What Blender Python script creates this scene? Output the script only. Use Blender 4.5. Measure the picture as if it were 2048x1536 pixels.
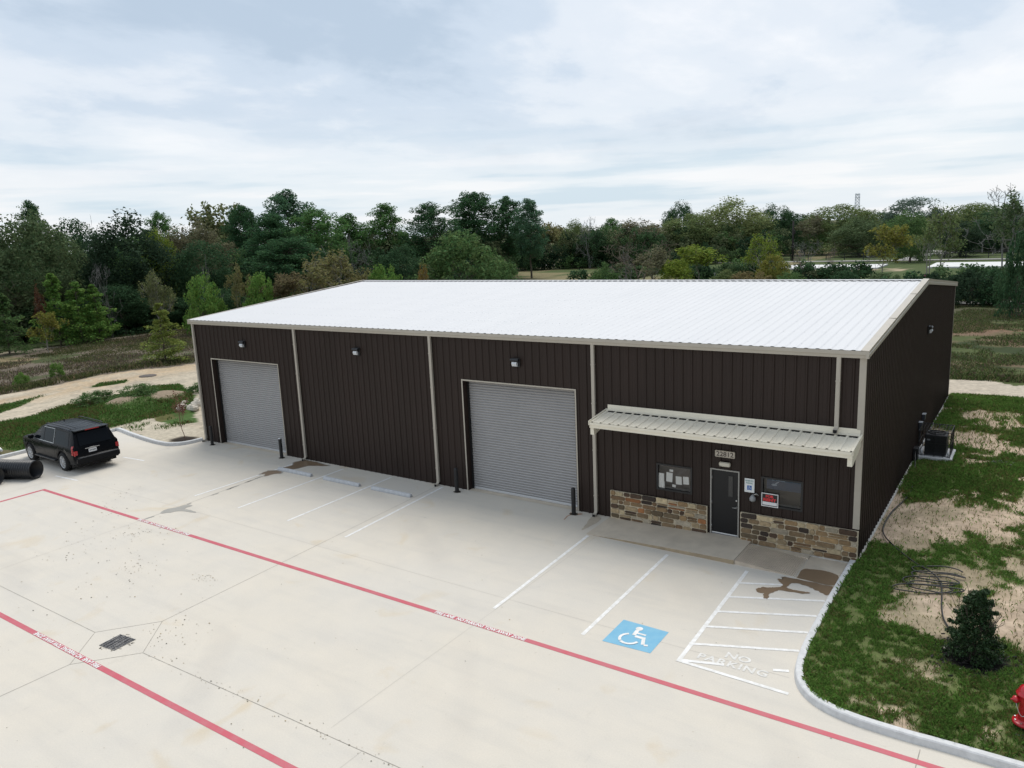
import bpy, math, random
import numpy as np
from math import sin, cos, pi, sqrt, radians
from mathutils import Vector, Matrix

S = bpy.context.scene
COL = S.collection
for _o in list(bpy.data.objects):
    bpy.data.objects.remove(_o, do_unlink=True)

# ------------------------------------------------------------------ camera
def make_camera():
    yaw, pitch, roll = -0.607, -0.194, -0.044
    cd = bpy.data.cameras.new('Camera')
    cam = bpy.data.objects.new('Camera', cd)
    COL.objects.link(cam)
    sy, cy = sin(yaw), cos(yaw)
    f = Vector((sy*cos(pitch), cy*cos(pitch), sin(pitch)))
    r = Vector((cy, -sy, 0.0)); u = r.cross(f)
    r2 = cos(roll)*r + sin(roll)*u; u2 = -sin(roll)*r + cos(roll)*u
    m = Matrix((r2, u2, -f)).transposed().to_4x4()
    m.translation = Vector((34.073, -22.059, 9.559))
    cam.matrix_world = m
    cd.sensor_width = 36.0
    cd.lens = 36.0*1546.0/2048.0
    cd.clip_start = 0.1
    cd.clip_end = 6000
    S.camera = cam
make_camera()

# ------------------------------------------------------------------ light
SUN_EL, SUN_AZ = radians(62), radians(-18)      # azimuth from +Y towards +X
def make_world():
    w = bpy.data.worlds.new('World'); S.world = w; w.use_nodes = True
    nt = w.node_tree; nt.nodes.clear()
    N = nt.nodes.new; L = nt.links.new
    out = N('ShaderNodeOutputWorld'); mix = N('ShaderNodeMixShader')
    sky = N('ShaderNodeTexSky'); sky.sky_type = 'NISHITA'; sky.sun_disc = False
    sky.sun_elevation = SUN_EL; sky.sun_rotation = SUN_AZ
    sky.dust_density = 2.0; sky.air_density = 1.2
    b1 = N('ShaderNodeBackground'); b1.inputs[1].default_value = 0.10
    L(sky.outputs[0], b1.inputs[0])
    tc = N('ShaderNodeTexCoord')
    sep = N('ShaderNodeSeparateXYZ'); L(tc.outputs['Generated'], sep.inputs[0])
    def math_(op, a, b=None, clamp=False):
        n = N('ShaderNodeMath'); n.operation = op; n.use_clamp = clamp
        for i, v in enumerate((a, b)):
            if v is None: continue
            if isinstance(v, (int, float)): n.inputs[i].default_value = v
            else: L(v, n.inputs[i])
        return n.outputs[0]
    zz = math_('MAXIMUM', sep.outputs[2], 0.0)
    den = math_('ADD', zz, 0.20)
    px = math_('DIVIDE', sep.outputs[0], den); py = math_('DIVIDE', sep.outputs[1], den)
    cmb = N('ShaderNodeCombineXYZ'); L(px, cmb.inputs[0]); L(py, cmb.inputs[1])
    def noise(scale, detail, rough, off, dist=0.0):
        mp = N('ShaderNodeMapping'); mp.inputs['Location'].default_value = off
        mp.inputs['Rotation'].default_value = (0, 0, 0.5)
        mp.inputs['Scale'].default_value = (1.0, 0.72, 1.0)
        L(cmb.outputs[0], mp.inputs[0])
        n = N('ShaderNodeTexNoise'); n.inputs['Scale'].default_value = scale
        n.inputs['Detail'].default_value = detail; n.inputs['Roughness'].default_value = rough
        n.inputs['Distortion'].default_value = dist
        L(mp.outputs[0], n.inputs['Vector']); return n.outputs['Fac']
    def ramp(fac, stops):
        r = N('ShaderNodeValToRGB'); e = r.color_ramp.elements
        r.color_ramp.interpolation = 'EASE'
        while len(e) < len(stops): e.new(0.5)
        for el, (p, c) in zip(e, stops): el.position = p; el.color = (*c, 1) if len(c) == 3 else c
        L(fac, r.inputs[0]); return r.outputs[0]
    big = noise(0.85, 7, 0.52, (3.1, 1.7, 0), 0.25)
    fine = noise(2.6, 8, 0.6, (0.2, 5.0, 0), 0.2)
    s = math_('ADD', math_('MULTIPLY', big, 0.72), math_('MULTIPLY', fine, 0.28))
    cloud = ramp(s, [(0.38, (0.43, 0.52, 0.63)), (0.46, (0.54, 0.62, 0.72)), (0.53, (0.67, 0.72, 0.785)), (0.63, (0.80, 0.815, 0.845))])
    b2 = N('ShaderNodeBackground'); b2.inputs[1].default_value = 1.0
    # low horizon: pale bands with thin bluish gaps
    n3 = N('ShaderNodeTexNoise'); n3.inputs['Scale'].default_value = 3.0; n3.inputs['Detail'].default_value = 7
    mp3 = N('ShaderNodeMapping'); mp3.inputs['Scale'].default_value = (1.2, 1.2, 13.0)
    L(tc.outputs['Generated'], mp3.inputs[0]); L(mp3.outputs[0], n3.inputs['Vector'])
    low = ramp(n3.outputs['Fac'], [(0.36, (0.55, 0.655, 0.735)), (0.5, (0.70, 0.755, 0.80)), (0.62, (0.80, 0.815, 0.835))])
    hfac = ramp(sep.outputs[2], [(0.03, (1, 1, 1)), (0.17, (0, 0, 0))])
    mc = N('ShaderNodeMixRGB'); L(hfac, mc.inputs[0]); L(cloud, mc.inputs[1]); L(low, mc.inputs[2])
    # unseen sky on the gable side dimmed, added to darken that wall
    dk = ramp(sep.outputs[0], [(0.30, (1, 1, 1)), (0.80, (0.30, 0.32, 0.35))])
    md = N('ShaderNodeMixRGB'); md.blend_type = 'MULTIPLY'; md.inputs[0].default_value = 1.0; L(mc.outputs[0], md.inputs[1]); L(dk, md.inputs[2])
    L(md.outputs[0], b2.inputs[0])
    mix.inputs[0].default_value = 0.93
    L(b1.outputs[0], mix.inputs[1]); L(b2.outputs[0], mix.inputs[2]); L(mix.outputs[0], out.inputs[0])
make_world()
def make_sun():
    ld = bpy.data.lights.new('Sun', 'SUN'); ld.energy = 2.0; ld.angle = radians(38); ld.color = (1.0, 0.955, 0.89)
    o = bpy.data.objects.new('Sun', ld); COL.objects.link(o)
    d = Vector((sin(SUN_AZ)*cos(SUN_EL), cos(SUN_AZ)*cos(SUN_EL), sin(SUN_EL)))
    o.rotation_euler = d.to_track_quat('Z', 'Y').to_euler(); o.location = (0, 40, 60)
make_sun()
S.view_settings.view_transform = 'Standard'; S.view_settings.look = 'None'
S.view_settings.exposure = 0.28; S.view_settings.gamma = 1.0
S.render.engine = 'CYCLES'
S.cycles.max_bounces = 6; S.cycles.diffuse_bounces = 3; S.cycles.glossy_bounces = 3
S.cycles.transmission_bounces = 4; S.cycles.transparent_max_bounces = 6
S.cycles.use_denoising = True

# ------------------------------------------------------------------ helpers
def mat(name, col, rough=0.6, metal=0.0, spec=0.5, var=0.0, vscale=4.0, bump=0.0, bscale=30.0, attr=None,
        island=0.0, transl=0.0, col2=None, stretch=(1, 1, 1), emit=None, coat=0.0):
    m = bpy.data.materials.new(name); m.use_nodes = True
    nt = m.node_tree; N = nt.nodes.new; L = nt.links.new
    b = nt.nodes['Principled BSDF']; out = nt.nodes['Material Output']
    b.inputs['Roughness'].default_value = rough; b.inputs['Metallic'].default_value = metal
    b.inputs['Specular IOR Level'].default_value = spec
    b.inputs['Coat Weight'].default_value = coat; b.inputs['Coat Roughness'].default_value = 0.05
    c = None
    tc = N('ShaderNodeTexCoord')
    if attr:
        a = N('ShaderNodeVertexColor'); a.layer_name = attr; c = a.outputs[0]
    else:
        rgb = N('ShaderNodeRGB'); rgb.outputs[0].default_value = (*col, 1); c = rgb.outputs[0]
    if var > 0:
        mp = N('ShaderNodeMapping'); mp.inputs['Scale'].default_value = stretch
        L(tc.outputs['Object'], mp.inputs[0])
        n = N('ShaderNodeTexNoise'); n.inputs['Scale'].default_value = vscale; n.inputs['Detail'].default_value = 7
        n.inputs['Roughness'].default_value = 0.6
        L(mp.outputs[0], n.inputs['Vector'])
        if col2:
            rr = N('ShaderNodeValToRGB'); rr.color_ramp.elements[0].position = 0.38; rr.color_ramp.elements[1].position = 0.64
            L(n.outputs['Fac'], rr.inputs[0])
            mx = N('ShaderNodeMixRGB'); L(rr.outputs[0], mx.inputs[0]); L(c, mx.inputs[1]); mx.inputs[2].default_value = (*col2, 1); c = mx.outputs[0]
        else:
            mr = N('ShaderNodeMapRange'); mr.inputs[1].default_value = 0.25; mr.inputs[2].default_value = 0.75
            mr.inputs[3].default_value = 1-var; mr.inputs[4].default_value = 1+var
            L(n.outputs['Fac'], mr.inputs[0])
            mx = N('ShaderNodeVectorMath'); mx.operation = 'SCALE'; L(c, mx.inputs[0]); L(mr.outputs[0], mx.inputs['Scale']); c = mx.outputs[0]
        mr2 = N('ShaderNodeMapRange'); mr2.inputs[1].default_value = 0.3; mr2.inputs[2].default_value = 0.7
        mr2.inputs[3].default_value = max(0, rough-0.08); mr2.inputs[4].default_value = min(1, rough+0.08)
        L(n.outputs['Fac'], mr2.inputs[0]); L(mr2.outputs[0], b.inputs['Roughness'])
    if island > 0:
        g = N('ShaderNodeNewGeometry')
        hs = N('ShaderNodeHueSaturation')
        m1 = N('ShaderNodeMapRange'); m1.inputs[3].default_value = 1-island; m1.inputs[4].default_value = 1+island
        L(g.outputs['Random Per Island'], m1.inputs[0]); L(m1.outputs[0], hs.inputs['Value'])
        wn = N('ShaderNodeTexWhiteNoise'); wn.noise_dimensions = '1D'; L(g.outputs['Random Per Island'], wn.inputs['W'])
        m2 = N('ShaderNodeMapRange'); m2.inputs[3].default_value = 0.47; m2.inputs[4].default_value = 0.525
        L(wn.outputs['Value'], m2.inputs[0]); L(m2.outputs[0], hs.inputs['Hue'])
        L(c, hs.inputs['Color']); c = hs.outputs[0]
    L(c, b.inputs['Base Color'])
    if bump > 0:
        n = N('ShaderNodeTexNoise'); n.inputs['Scale'].default_value = bscale; n.inputs['Detail'].default_value = 5
        L(tc.outputs['Object'], n.inputs['Vector'])
        bp = N('ShaderNodeBump'); bp.inputs['Strength'].default_value = bump; bp.inputs['Distance'].default_value = 0.02
        L(n.outputs['Fac'], bp.inputs['Height']); L(bp.outputs[0], b.inputs['Normal'])
    if transl > 0:
        t = N('ShaderNodeBsdfTranslucent'); L(c, t.inputs[0])
        mxs = N('ShaderNodeMixShader'); mxs.inputs[0].default_value = transl
        L(b.outputs[0], mxs.inputs[1]); L(t.outputs[0], mxs.inputs[2]); L(mxs.outputs[0], out.inputs[0])
    if emit:
        b.inputs['Emission Color'].default_value = (*emit, 1); b.inputs['Emission Strength'].default_value = 1
    return m

def tag(o, label=None, cat=None, group=None, kind=None):
    if label: o['label'] = label
    if cat: o['category'] = cat
    if group: o['group'] = group
    if kind: o['kind'] = kind
    return o

def empty(name, loc, label, cat, group=None, rz=0.0):
    o = bpy.data.objects.new(name, None); COL.objects.link(o)
    o.location = loc; o.rotation_euler = (0, 0, rz); o.empty_display_size = 0.3
    return tag(o, label, cat, group)

class MB:
    def __init__(s): s.v = []; s.f = []; s.c = []; s.sm = []; s.cur = None; s.smooth = False
    def face(s, idx):
        s.f.append(tuple(idx)); s.sm.append(s.smooth); s.c.append(s.cur)
    def quad(s, *p):
        n = len(s.v); s.v.extend(tuple(q) for q in p); s.face(range(n, n+len(p)))
    def box(s, x0, x1, y0, y1, z0, z1, M=None):
        n = len(s.v)
        P = [(x0,y0,z0),(x1,y0,z0),(x1,y1,z0),(x0,y1,z0),(x0,y0,z1),(x1,y0,z1),(x1,y1,z1),(x0,y1,z1)]
        if M is not None: P = [tuple(M @ Vector(q)) for q in P]
        s.v.extend(P)
        for q in ((0,3,2,1),(4,5,6,7),(0,1,5,4),(1,2,6,5),(2,3,7,6),(3,0,4,7)): s.face([n+i for i in q])
    def bbox(s, x0, x1, y0, y1, z0, z1, b=0.01, M=None):
        """box with chamfered edges"""
        n = len(s.v); P = []
        for z, e in ((z0, b), (z0+b, 0), (z1-b, 0), (z1, b)):
            P += [(x0+e+ (b if e==0 else b), y0+e, z), (x1-e-b, y0+e, z), (x1-e, y0+e+b, z), (x1-e, y1-e-b, z),
                  (x1-e-b, y1-e, z), (x0+e+b, y1-e, z), (x0+e, y1-e-b, z), (x0+e, y0+e+b, z)]
        if M is not None: P = [tuple(M @ Vector(q)) for q in P]
        s.v.extend(P)
        for k in range(3):
            for i in range(8):
                j = (i+1) % 8
                s.face([n+k*8+i, n+k*8+j, n+k*8+8+j, n+k*8+8+i])
        s.face([n+i for i in range(7, -1, -1)]); s.face([n+24+i for i in range(8)])
    def prism(s, pts, z0, z1, M=None):
        n = len(s.v); k = len(pts)
        P = [(x, y, z0) for x, y in pts]+[(x, y, z1) for x, y in pts]
        if M is not None: P = [tuple(M @ Vector(q)) for q in P]
        s.v.extend(P)
        s.face([n+i for i in range(k-1, -1, -1)]); s.face([n+k+i for i in range(k)])
        for i in range(k):
            j = (i+1) % k; s.face([n+i, n+j, n+k+j, n+k+i])
    def tube(s, path, r, n=8, cap=True):
        path = [Vector(p) for p in path]; m = len(path)
        if isinstance(r, (int, float)): r = [r]*m
        base = len(s.v); up = None; old = s.smooth; s.smooth = True
        for i, p in enumerate(path):
            d = (path[min(i+1, m-1)]-path[max(i-1, 0)])
            if d.length < 1e-9: d = Vector((0, 0, 1))
            d.normalize()
            if up is None:
                up = Vector((0, 0, 1)) if abs(d.z) < 0.9 else Vector((1, 0, 0))
            a = d.cross(up); 
            if a.length < 1e-6: a = d.orthogonal()
            a.normalize(); b = a.cross(d).normalized(); up = b
            for k in range(n):
                t = 2*pi*k/n; q = p+(a*cos(t)+b*sin(t))*r[i]; s.v.append((q.x, q.y, q.z))
        for i in range(m-1):
            for k in range(n):
                k2 = (k+1) % n
                s.face([base+i*n+k, base+i*n+k2, base+(i+1)*n+k2, base+(i+1)*n+k])
        s.smooth = False
        if cap:
            s.face([base+k for k in range(n-1, -1, -1)]); s.face([base+(m-1)*n+k for k in range(n)])
        s.smooth = old
    def lathe(s, prof, n=20, M=None, cap=True, smooth=True):
        """prof: list of (r, z) about the z axis"""
        base = len(s.v); old = s.smooth; s.smooth = smooth
        for r, z in prof:
            for k in range(n):
                t = 2*pi*k/n; q = Vector((r*cos(t), r*sin(t), z))
                if M is not None: q = M @ q
                s.v.append(tuple(q))
        for i in range(len(prof)-1):
            for k in range(n):
                k2 = (k+1) % n
                s.face([base+i*n+k, base+i*n+k2, base+(i+1)*n+k2, base+(i+1)*n+k])
        s.smooth = False
        if cap:
            s.face([base+k for k in range(n-1, -1, -1)]); s.face([base+(len(prof)-1)*n+k for k in range(n)])
        s.smooth = old
    def build(s, name, m, parent=None, loc=None, kind=None):
        me = bpy.data.meshes.new(name); me.from_pydata(s.v, [], s.f)
        me.materials.append(m)
        if any(s.sm): me.polygons.foreach_set('use_smooth', s.sm)
        if any(c is not None for c in s.c):
            ca = me.color_attributes.new('Col', 'FLOAT_COLOR', 'CORNER')
            arr = []
            for f, c in zip(s.f, s.c):
                c = c or (0.5, 0.5, 0.5); arr.extend((c[0], c[1], c[2], 1.0)*len(f))
            ca.data.foreach_set('color', arr)
        me.update()
        o = bpy.data.objects.new(name, me); COL.objects.link(o)
        if parent: o.parent = parent
        if loc: o.location = loc
        if kind: o['kind'] = kind
        return o

def npmesh(name, V, F, m, colors=None, corner=4, parent=None, smooth=False):
    """V (n,3), F (k,corner); colors per face (k,3) or per vertex (n,3)"""
    me = bpy.data.meshes.new(name)
    nv, nf = len(V), len(F)
    me.vertices.add(nv); me.vertices.foreach_set('co', np.asarray(V, np.float32).ravel())
    me.loops.add(nf*corner); me.loops.foreach_set('vertex_index', np.asarray(F, np.int32).ravel())
    me.polygons.add(nf); me.polygons.foreach_set('loop_start', np.arange(0, nf*corner, corner, dtype=np.int32))
    me.polygons.foreach_set('loop_total', np.full(nf, corner, np.int32))
    if smooth: me.polygons.foreach_set('use_smooth', np.ones(nf, bool))
    me.materials.append(m); me.update(calc_edges=True)
    if colors is not None:
        if len(colors) == nf and len(colors) != nv:
            ca = me.color_attributes.new('Col', 'FLOAT_COLOR', 'CORNER'); c = np.repeat(colors, corner, axis=0)
        else:
            ca = me.color_attributes.new('Col', 'FLOAT_COLOR', 'POINT'); c = np.asarray(colors)
        c4 = np.ones((len(c), 4), np.float32); c4[:, :3] = c
        ca.data.foreach_set('color', c4.ravel())
    if name is None: return me
    o = bpy.data.objects.new(name, me); COL.objects.link(o)
    if parent: o.parent = parent
    return o

def hash2(ix, iy, seed):
    h = (ix.astype(np.int64)*374761393 + iy.astype(np.int64)*668265263 + seed*982451653) & 0xffffffff
    h = ((h ^ (h >> 13))*1274126177) & 0xffffffff
    h = (h ^ (h >> 16)) & 0xffff
    return h/65535.0
def vnoise(x, y, seed=0):
    x = np.asarray(x, float); y = np.asarray(y, float)
    ix, iy = np.floor(x), np.floor(y); fx, fy = x-ix, y-iy
    fx = fx*fx*(3-2*fx); fy = fy*fy*(3-2*fy)
    a, b = hash2(ix, iy, seed), hash2(ix+1, iy, seed); c, d = hash2(ix, iy+1, seed), hash2(ix+1, iy+1, seed)
    return (a*(1-fx)+b*fx)*(1-fy)+(c*(1-fx)+d*fx)*fy
def fbm(x, y, seed=0, octs=4, gain=0.5):
    s = 0.0; a = 1.0; t = 0.0
    for i in range(octs):
        s = s+a*vnoise(np.asarray(x)*2**i+17.3*i, np.asarray(y)*2**i-9.1*i, seed+i); t += a; a *= gain
    return s/t
def inpoly(x, y, poly):
    x = np.asarray(x); y = np.asarray(y); r = np.zeros(x.shape, bool); n = len(poly)
    for i in range(n):
        (x0, y0), (x1, y1) = poly[i], poly[(i+1) % n]
        if y0 == y1: continue
        c = ((y0 > y) != (y1 > y)) & (x < (x1-x0)*(y-y0)/(y1-y0)+x0)
        r ^= c
    return r
def polydist(x, y, pts):
    d = np.full(np.asarray(x).shape, 1e9)
    for (x0, y0), (x1, y1) in zip(pts[:-1], pts[1:]):
        dx, dy = x1-x0, y1-y0; t = np.clip(((x-x0)*dx+(y-y0)*dy)/(dx*dx+dy*dy), 0, 1)
        d = np.minimum(d, np.hypot(x-x0-t*dx, y-y0-t*dy))
    return d
def sstep(e0, e1, x):
    t = np.clip((x-e0)/(e1-e0), 0, 1); return t*t*(3-2*t)

L_, D_, H_, R_ = 30.266, 23.54, 6.07, 7.03     # building length, depth, eave, ridge

# ------------------------------------------------------------------ materials
M = {}
M['wall'] = mat('dark bronze panel', (0.0305, 0.0205, 0.0168), rough=0.50, spec=0.22, var=0.18, vscale=0.8, stretch=(1, 1, 0.25))
M['trim'] = mat('tan trim', (0.45, 0.41, 0.345), rough=0.45, var=0.05, vscale=3)
M['canopy'] = mat('cream sheet', (0.80, 0.745, 0.615), rough=0.45, var=0.05, vscale=3)
M['roof'] = mat('white roof sheet', (0.615, 0.62, 0.63), rough=0.5, spec=0.35, var=0.025, vscale=1.2, stretch=(1, 0.15, 1))
M['door_steel'] = mat('grey slat steel', (0.34, 0.333, 0.33), rough=0.42, metal=0.2, var=0.06, vscale=2)
M['black'] = mat('black paint', (0.010, 0.0105, 0.012), rough=0.4, var=0.1, vscale=6)
M['darkdoor'] = mat('black door paint', (0.008, 0.008, 0.009), rough=0.45, spec=0.4)
M['dark'] = mat('dark void', (0.006, 0.006, 0.006), rough=0.9)
M['steel'] = mat('brushed steel', (0.55, 0.55, 0.54), rough=0.3, metal=0.9)
M['alu'] = mat('pale metal', (0.60, 0.61, 0.62), rough=0.4, metal=0.3)
M['kerb'] = mat('kerb concrete', (0.60, 0.605, 0.605), rough=0.85, var=0.16, vscale=7, bump=0.2, bscale=60)
M['walk'] = mat('stoop concrete', (0.58, 0.51, 0.41), rough=0.85, var=0.16, vscale=1.6, bump=0.15, bscale=50)
M['wheelstop'] = mat('wheel stop concrete', (0.47, 0.485, 0.50), rough=0.85, var=0.18, vscale=8)
M['white_paint'] = mat('worn white paint', (0.80, 0.80, 0.79), rough=0.65, var=0.5, vscale=7, col2=(0.66, 0.65, 0.62))
M['faint_paint'] = mat('faded white paint', (0.72, 0.71, 0.68), rough=0.7, var=0.5, vscale=9, col2=(0.60, 0.585, 0.545))
M['red_paint'] = mat('faded red paint', (0.51, 0.085, 0.115), rough=0.6, var=0.5, vscale=3, col2=(0.49, 0.135, 0.16))
M['blue_paint'] = mat('faded blue paint', (0.145, 0.40, 0.58), rough=0.6, var=0.5, vscale=4, col2=(0.19, 0.44, 0.60))
M['joint'] = mat('joint dirt', (0.34, 0.315, 0.275), rough=0.9, var=0.4, vscale=3)
M['joint_faint'] = mat('faint joint', (0.49, 0.46, 0.41), rough=0.9, var=0.1, vscale=3)
M['wet'] = mat('wet concrete', (0.215, 0.15, 0.095), rough=0.35, var=0.08, vscale=3)
M['damp'] = mat('damp concrete', (0.33, 0.315, 0.28), rough=0.5, var=0.1, vscale=3)
M['stone'] = mat('field stone', (0.3, 0.25, 0.18), rough=0.85, attr='Col', var=0.30, vscale=11, bump=0.6, bscale=25)
M['mortar'] = mat('pale mortar', (0.56, 0.48, 0.35), rough=0.9, var=0.15, vscale=10)
M['grass'] = mat('grass blades', (0.1, 0.2, 0.05), rough=0.7, spec=0.08, attr='Col', transl=0.35)
M['bark'] = mat('bark', (0.11, 0.09, 0.07), rough=0.9, var=0.3, vscale=4)
M['palebark'] = mat('pale bark', (0.30, 0.28, 0.25), rough=0.9, var=0.25, vscale=4)
M['rubber'] = mat('tyre rubber', (0.012, 0.012, 0.012), rough=0.8)
M['glass_dark'] = mat('tinted glass', (0.006, 0.008, 0.011), rough=0.08, spec=0.12)

def concrete_mat():
    m = bpy.data.materials.new('slab concrete'); m.use_nodes = True
    nt = m.node_tree; N = nt.nodes.new; L = nt.links.new; b = nt.nodes['Principled BSDF']
    tc = N('ShaderNodeTexCoord')
    def noise(sc, det=6, rough=0.55, stretch=(1, 1, 1), rot=0, dist=0):
        mp = N('ShaderNodeMapping'); mp.inputs['Scale'].default_value = stretch; mp.inputs['Rotation'].default_value = (0, 0, rot)
        L(tc.outputs['Object'], mp.inputs[0])
        n = N('ShaderNodeTexNoise'); n.inputs['Scale'].default_value = sc; n.inputs['Detail'].default_value = det
        n.inputs['Roughness'].default_value = rough; n.inputs['Distortion'].default_value = dist
        L(mp.outputs[0], n.inputs['Vector']); return n.outputs['Fac']
    def ramp(f, a, b_, ca=(0, 0, 0), cb=(1, 1, 1)):
        r = N('ShaderNodeValToRGB'); r.color_ramp.elements[0].position = a; r.color_ramp.elements[1].position = b_
        r.color_ramp.elements[0].color = (*ca, 1); r.color_ramp.elements[1].color = (*cb, 1); L(f, r.inputs[0]); return r.outputs[0]
    def mixc(f, a, b_, mode='MIX'):
        x = N('ShaderNodeMixRGB'); x.blend_type = mode
        for i, v in enumerate((f, a, b_)):
            if isinstance(v, (int, float)): x.inputs[i].default_value = v
            elif isinstance(v, tuple): x.inputs[i].default_value = (*v, 1)
            else: L(v, x.inputs[i])
        return x.outputs[0]
    c = ramp(noise(0.16, 5, 0.6), 0.36, 0.62, (0.590, 0.562, 0.508), (0.632, 0.580, 0.490))
    c = mixc(0.5, c, ramp(noise(1.1, 8, 0.65, dist=0.4), 0.3, 0.72, (0.560, 0.532, 0.480), (0.650, 0.602, 0.522)))
    # swept broom and drainage streaks
    s = ramp(noise(0.9, 5, 0.5, (0.35, 2.6, 1), 0.35), 0.50, 0.72)
    c = mixc(s, c, mixc(1.0, c, (0.945, 0.95, 0.96), 'MULTIPLY'))
    # soft ochre rust blooms
    r = ramp(noise(0.55, 4, 0.5, dist=0.8), 0.62, 0.80)
    c = mixc(r, c, mixc(1.0, c, (0.95, 0.87, 0.74), 'MULTIPLY'))
    # grey scuffs
    g = ramp(noise(2.3, 6, 0.7, (1, 0.6, 1), 0.9, 1.0), 0.63, 0.75)
    c = mixc(g, c, mixc(1.0, c, (0.91, 0.91, 0.91), 'MULTIPLY'))
    # tyre arcs
    w = N('ShaderNodeTexWave'); w.wave_type = 'RINGS'; w.rings_direction = 'Z'; w.inputs['Scale'].default_value = 0.055; w.inputs['Distortion'].default_value = 1.2
    w.inputs['Detail'].default_value = 2
    mpw = N('ShaderNodeMapping'); mpw.inputs['Location'].default_value = (-4, 26, 0); L(tc.outputs['Object'], mpw.inputs[0]); L(mpw.outputs[0], w.inputs[0])
    wr = ramp(w.outputs['Fac'], 0.93, 0.995); wm = ramp(noise(0.3, 3), 0.45, 0.6)
    c = mixc(mixc(1.0, wr, wm, 'MULTIPLY'), c, mixc(1.0, c, (0.945, 0.945, 0.95), 'MULTIPLY'))
    d2 = ramp(noise(5.5, 5, 0.6, dist=0.5), 0.69, 0.78)
    c = mixc(d2, c, mixc(1.0, c, (0.80, 0.79, 0.77), 'MULTIPLY'))
    # fine grain
    c = mixc(1.0, c, ramp(noise(30, 4, 0.7), 0.2, 0.8, (0.92, 0.92, 0.92), (1.07, 1.07, 1.07)), 'MULTIPLY')
    L(c, b.inputs['Base Color']); b.inputs['Roughness'].default_value = 0.82; b.inputs['Specular IOR Level'].default_value = 0.3
    bp = N('ShaderNodeBump'); bp.inputs['Strength'].default_value = 0.15; bp.inputs['Distance'].default_value = 0.01
    L(noise(40, 4), bp.inputs['Height']); L(bp.outputs[0], b.inputs['Normal'])
    return m
M['concrete'] = concrete_mat()
M['ground'] = mat('soil and turf', (0.2, 0.2, 0.1), rough=0.95, spec=0.1, attr='Col', var=0.28, vscale=5.0, bump=0.6, bscale=14)

# ------------------------------------------------------------------ ground sheet
KL = [(-6.62, -0.95), (-4.73, -1.28), (-2.4, -1.58), (-1.2, -1.62), (-0.69, -1.50), (-0.30, -1.15), (-0.10, -0.70), (-0.04, -0.14)]   # kerb beside the far door
KR = [(30.10, -0.15), (30.08, -2.3), (30.09, -4.0), (30.12, -5.4), (30.20, -6.2), (30.36, -6.75), (30.62, -7.15), (31.0, -7.43), (31.6, -7.60), (32.6, -7.64), (34.4, -7.6), (60, -7.5)]
def kly(x): return np.interp(x, [p[0] for p in KL], [p[1] for p in KL])
def krx(y):
    P = KR[:9][::-1]; return np.interp(y, [p[1] for p in P], [p[0] for p in P])

Z_BANK = [(-8.4, -6.0), (-6.5, -9), (-6.5, -16), (-14, -16), (-14.4, -3.5), (-14.7, -1.75), (-16.0, 0.9), (-15.5, 3.5), (-16.9, 6.7), (-15.4, 8.45), (-10.0, 5.84), (-4.0, 2.2), (-5.2, 1.2), (-5.5, 0.2), (-6.5, -0.8), (-6.5, -6)]
Z_SAND = [(-27, -14), (-25.4, -0.75), (-24.2, 0.6), (-25.2, 8.0), (-23.5, 15.2), (-22, 22), (-8, 24), (0, 20), (0, -1), (-6.5, -1), (-13.65, -5.27), (-14, -14)]
Z_STRIP1 = [(-17.5, -2.2), (-20.9, 2.0), (-21.0, 2.5), (-20.2, -0.5), (-18.5, -6)]
Z_STRIP2 = [(-20.8, 5.1), (-21.9, 6.2), (-20.75, 7.7), (-19.9, 7.0)]
PATH_L = [(-46, -8), (-47.8, 7.8), (-48.4, 10.6), (-48.3, 16.6), (-48.0, 22.8), (-48.97, 31.6), (-50, 45)]

def lawn_mask(x, y):
    """1 = turf, 0 = bare sand, in the yard beside the gable"""
    n = fbm(x*0.55+3, y*0.40, 11, 4, 0.55)
    n2 = fbm(x*2.6, y*2.0, 31, 3)
    m = n*0.72+n2*0.28
    t = 0.50 + 0.055*np.exp(-((y+1.2)/2.6)**2)*(x > 31.8) + 0.05*np.exp(-((y-4.5)/3.0)**2) - 0.16*sstep(-2.8, -4.2, y) + 0.03*np.exp(-((y-15)/4.0)**2) - 0.12*sstep(20.5, 22, y)
    t = t - 0.12*sstep(31.6, 30.9, x)*sstep(1.2, -0.6, y)
    t = t - 0.08*np.exp(-((y-9.0)/1.6)**2)
    return sstep(-0.075, 0.05, m-t+0.004)

def mixv(a, b, t): return a*(1-t[:, None])+np.asarray(b)[None, :]*t[:, None]

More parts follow.
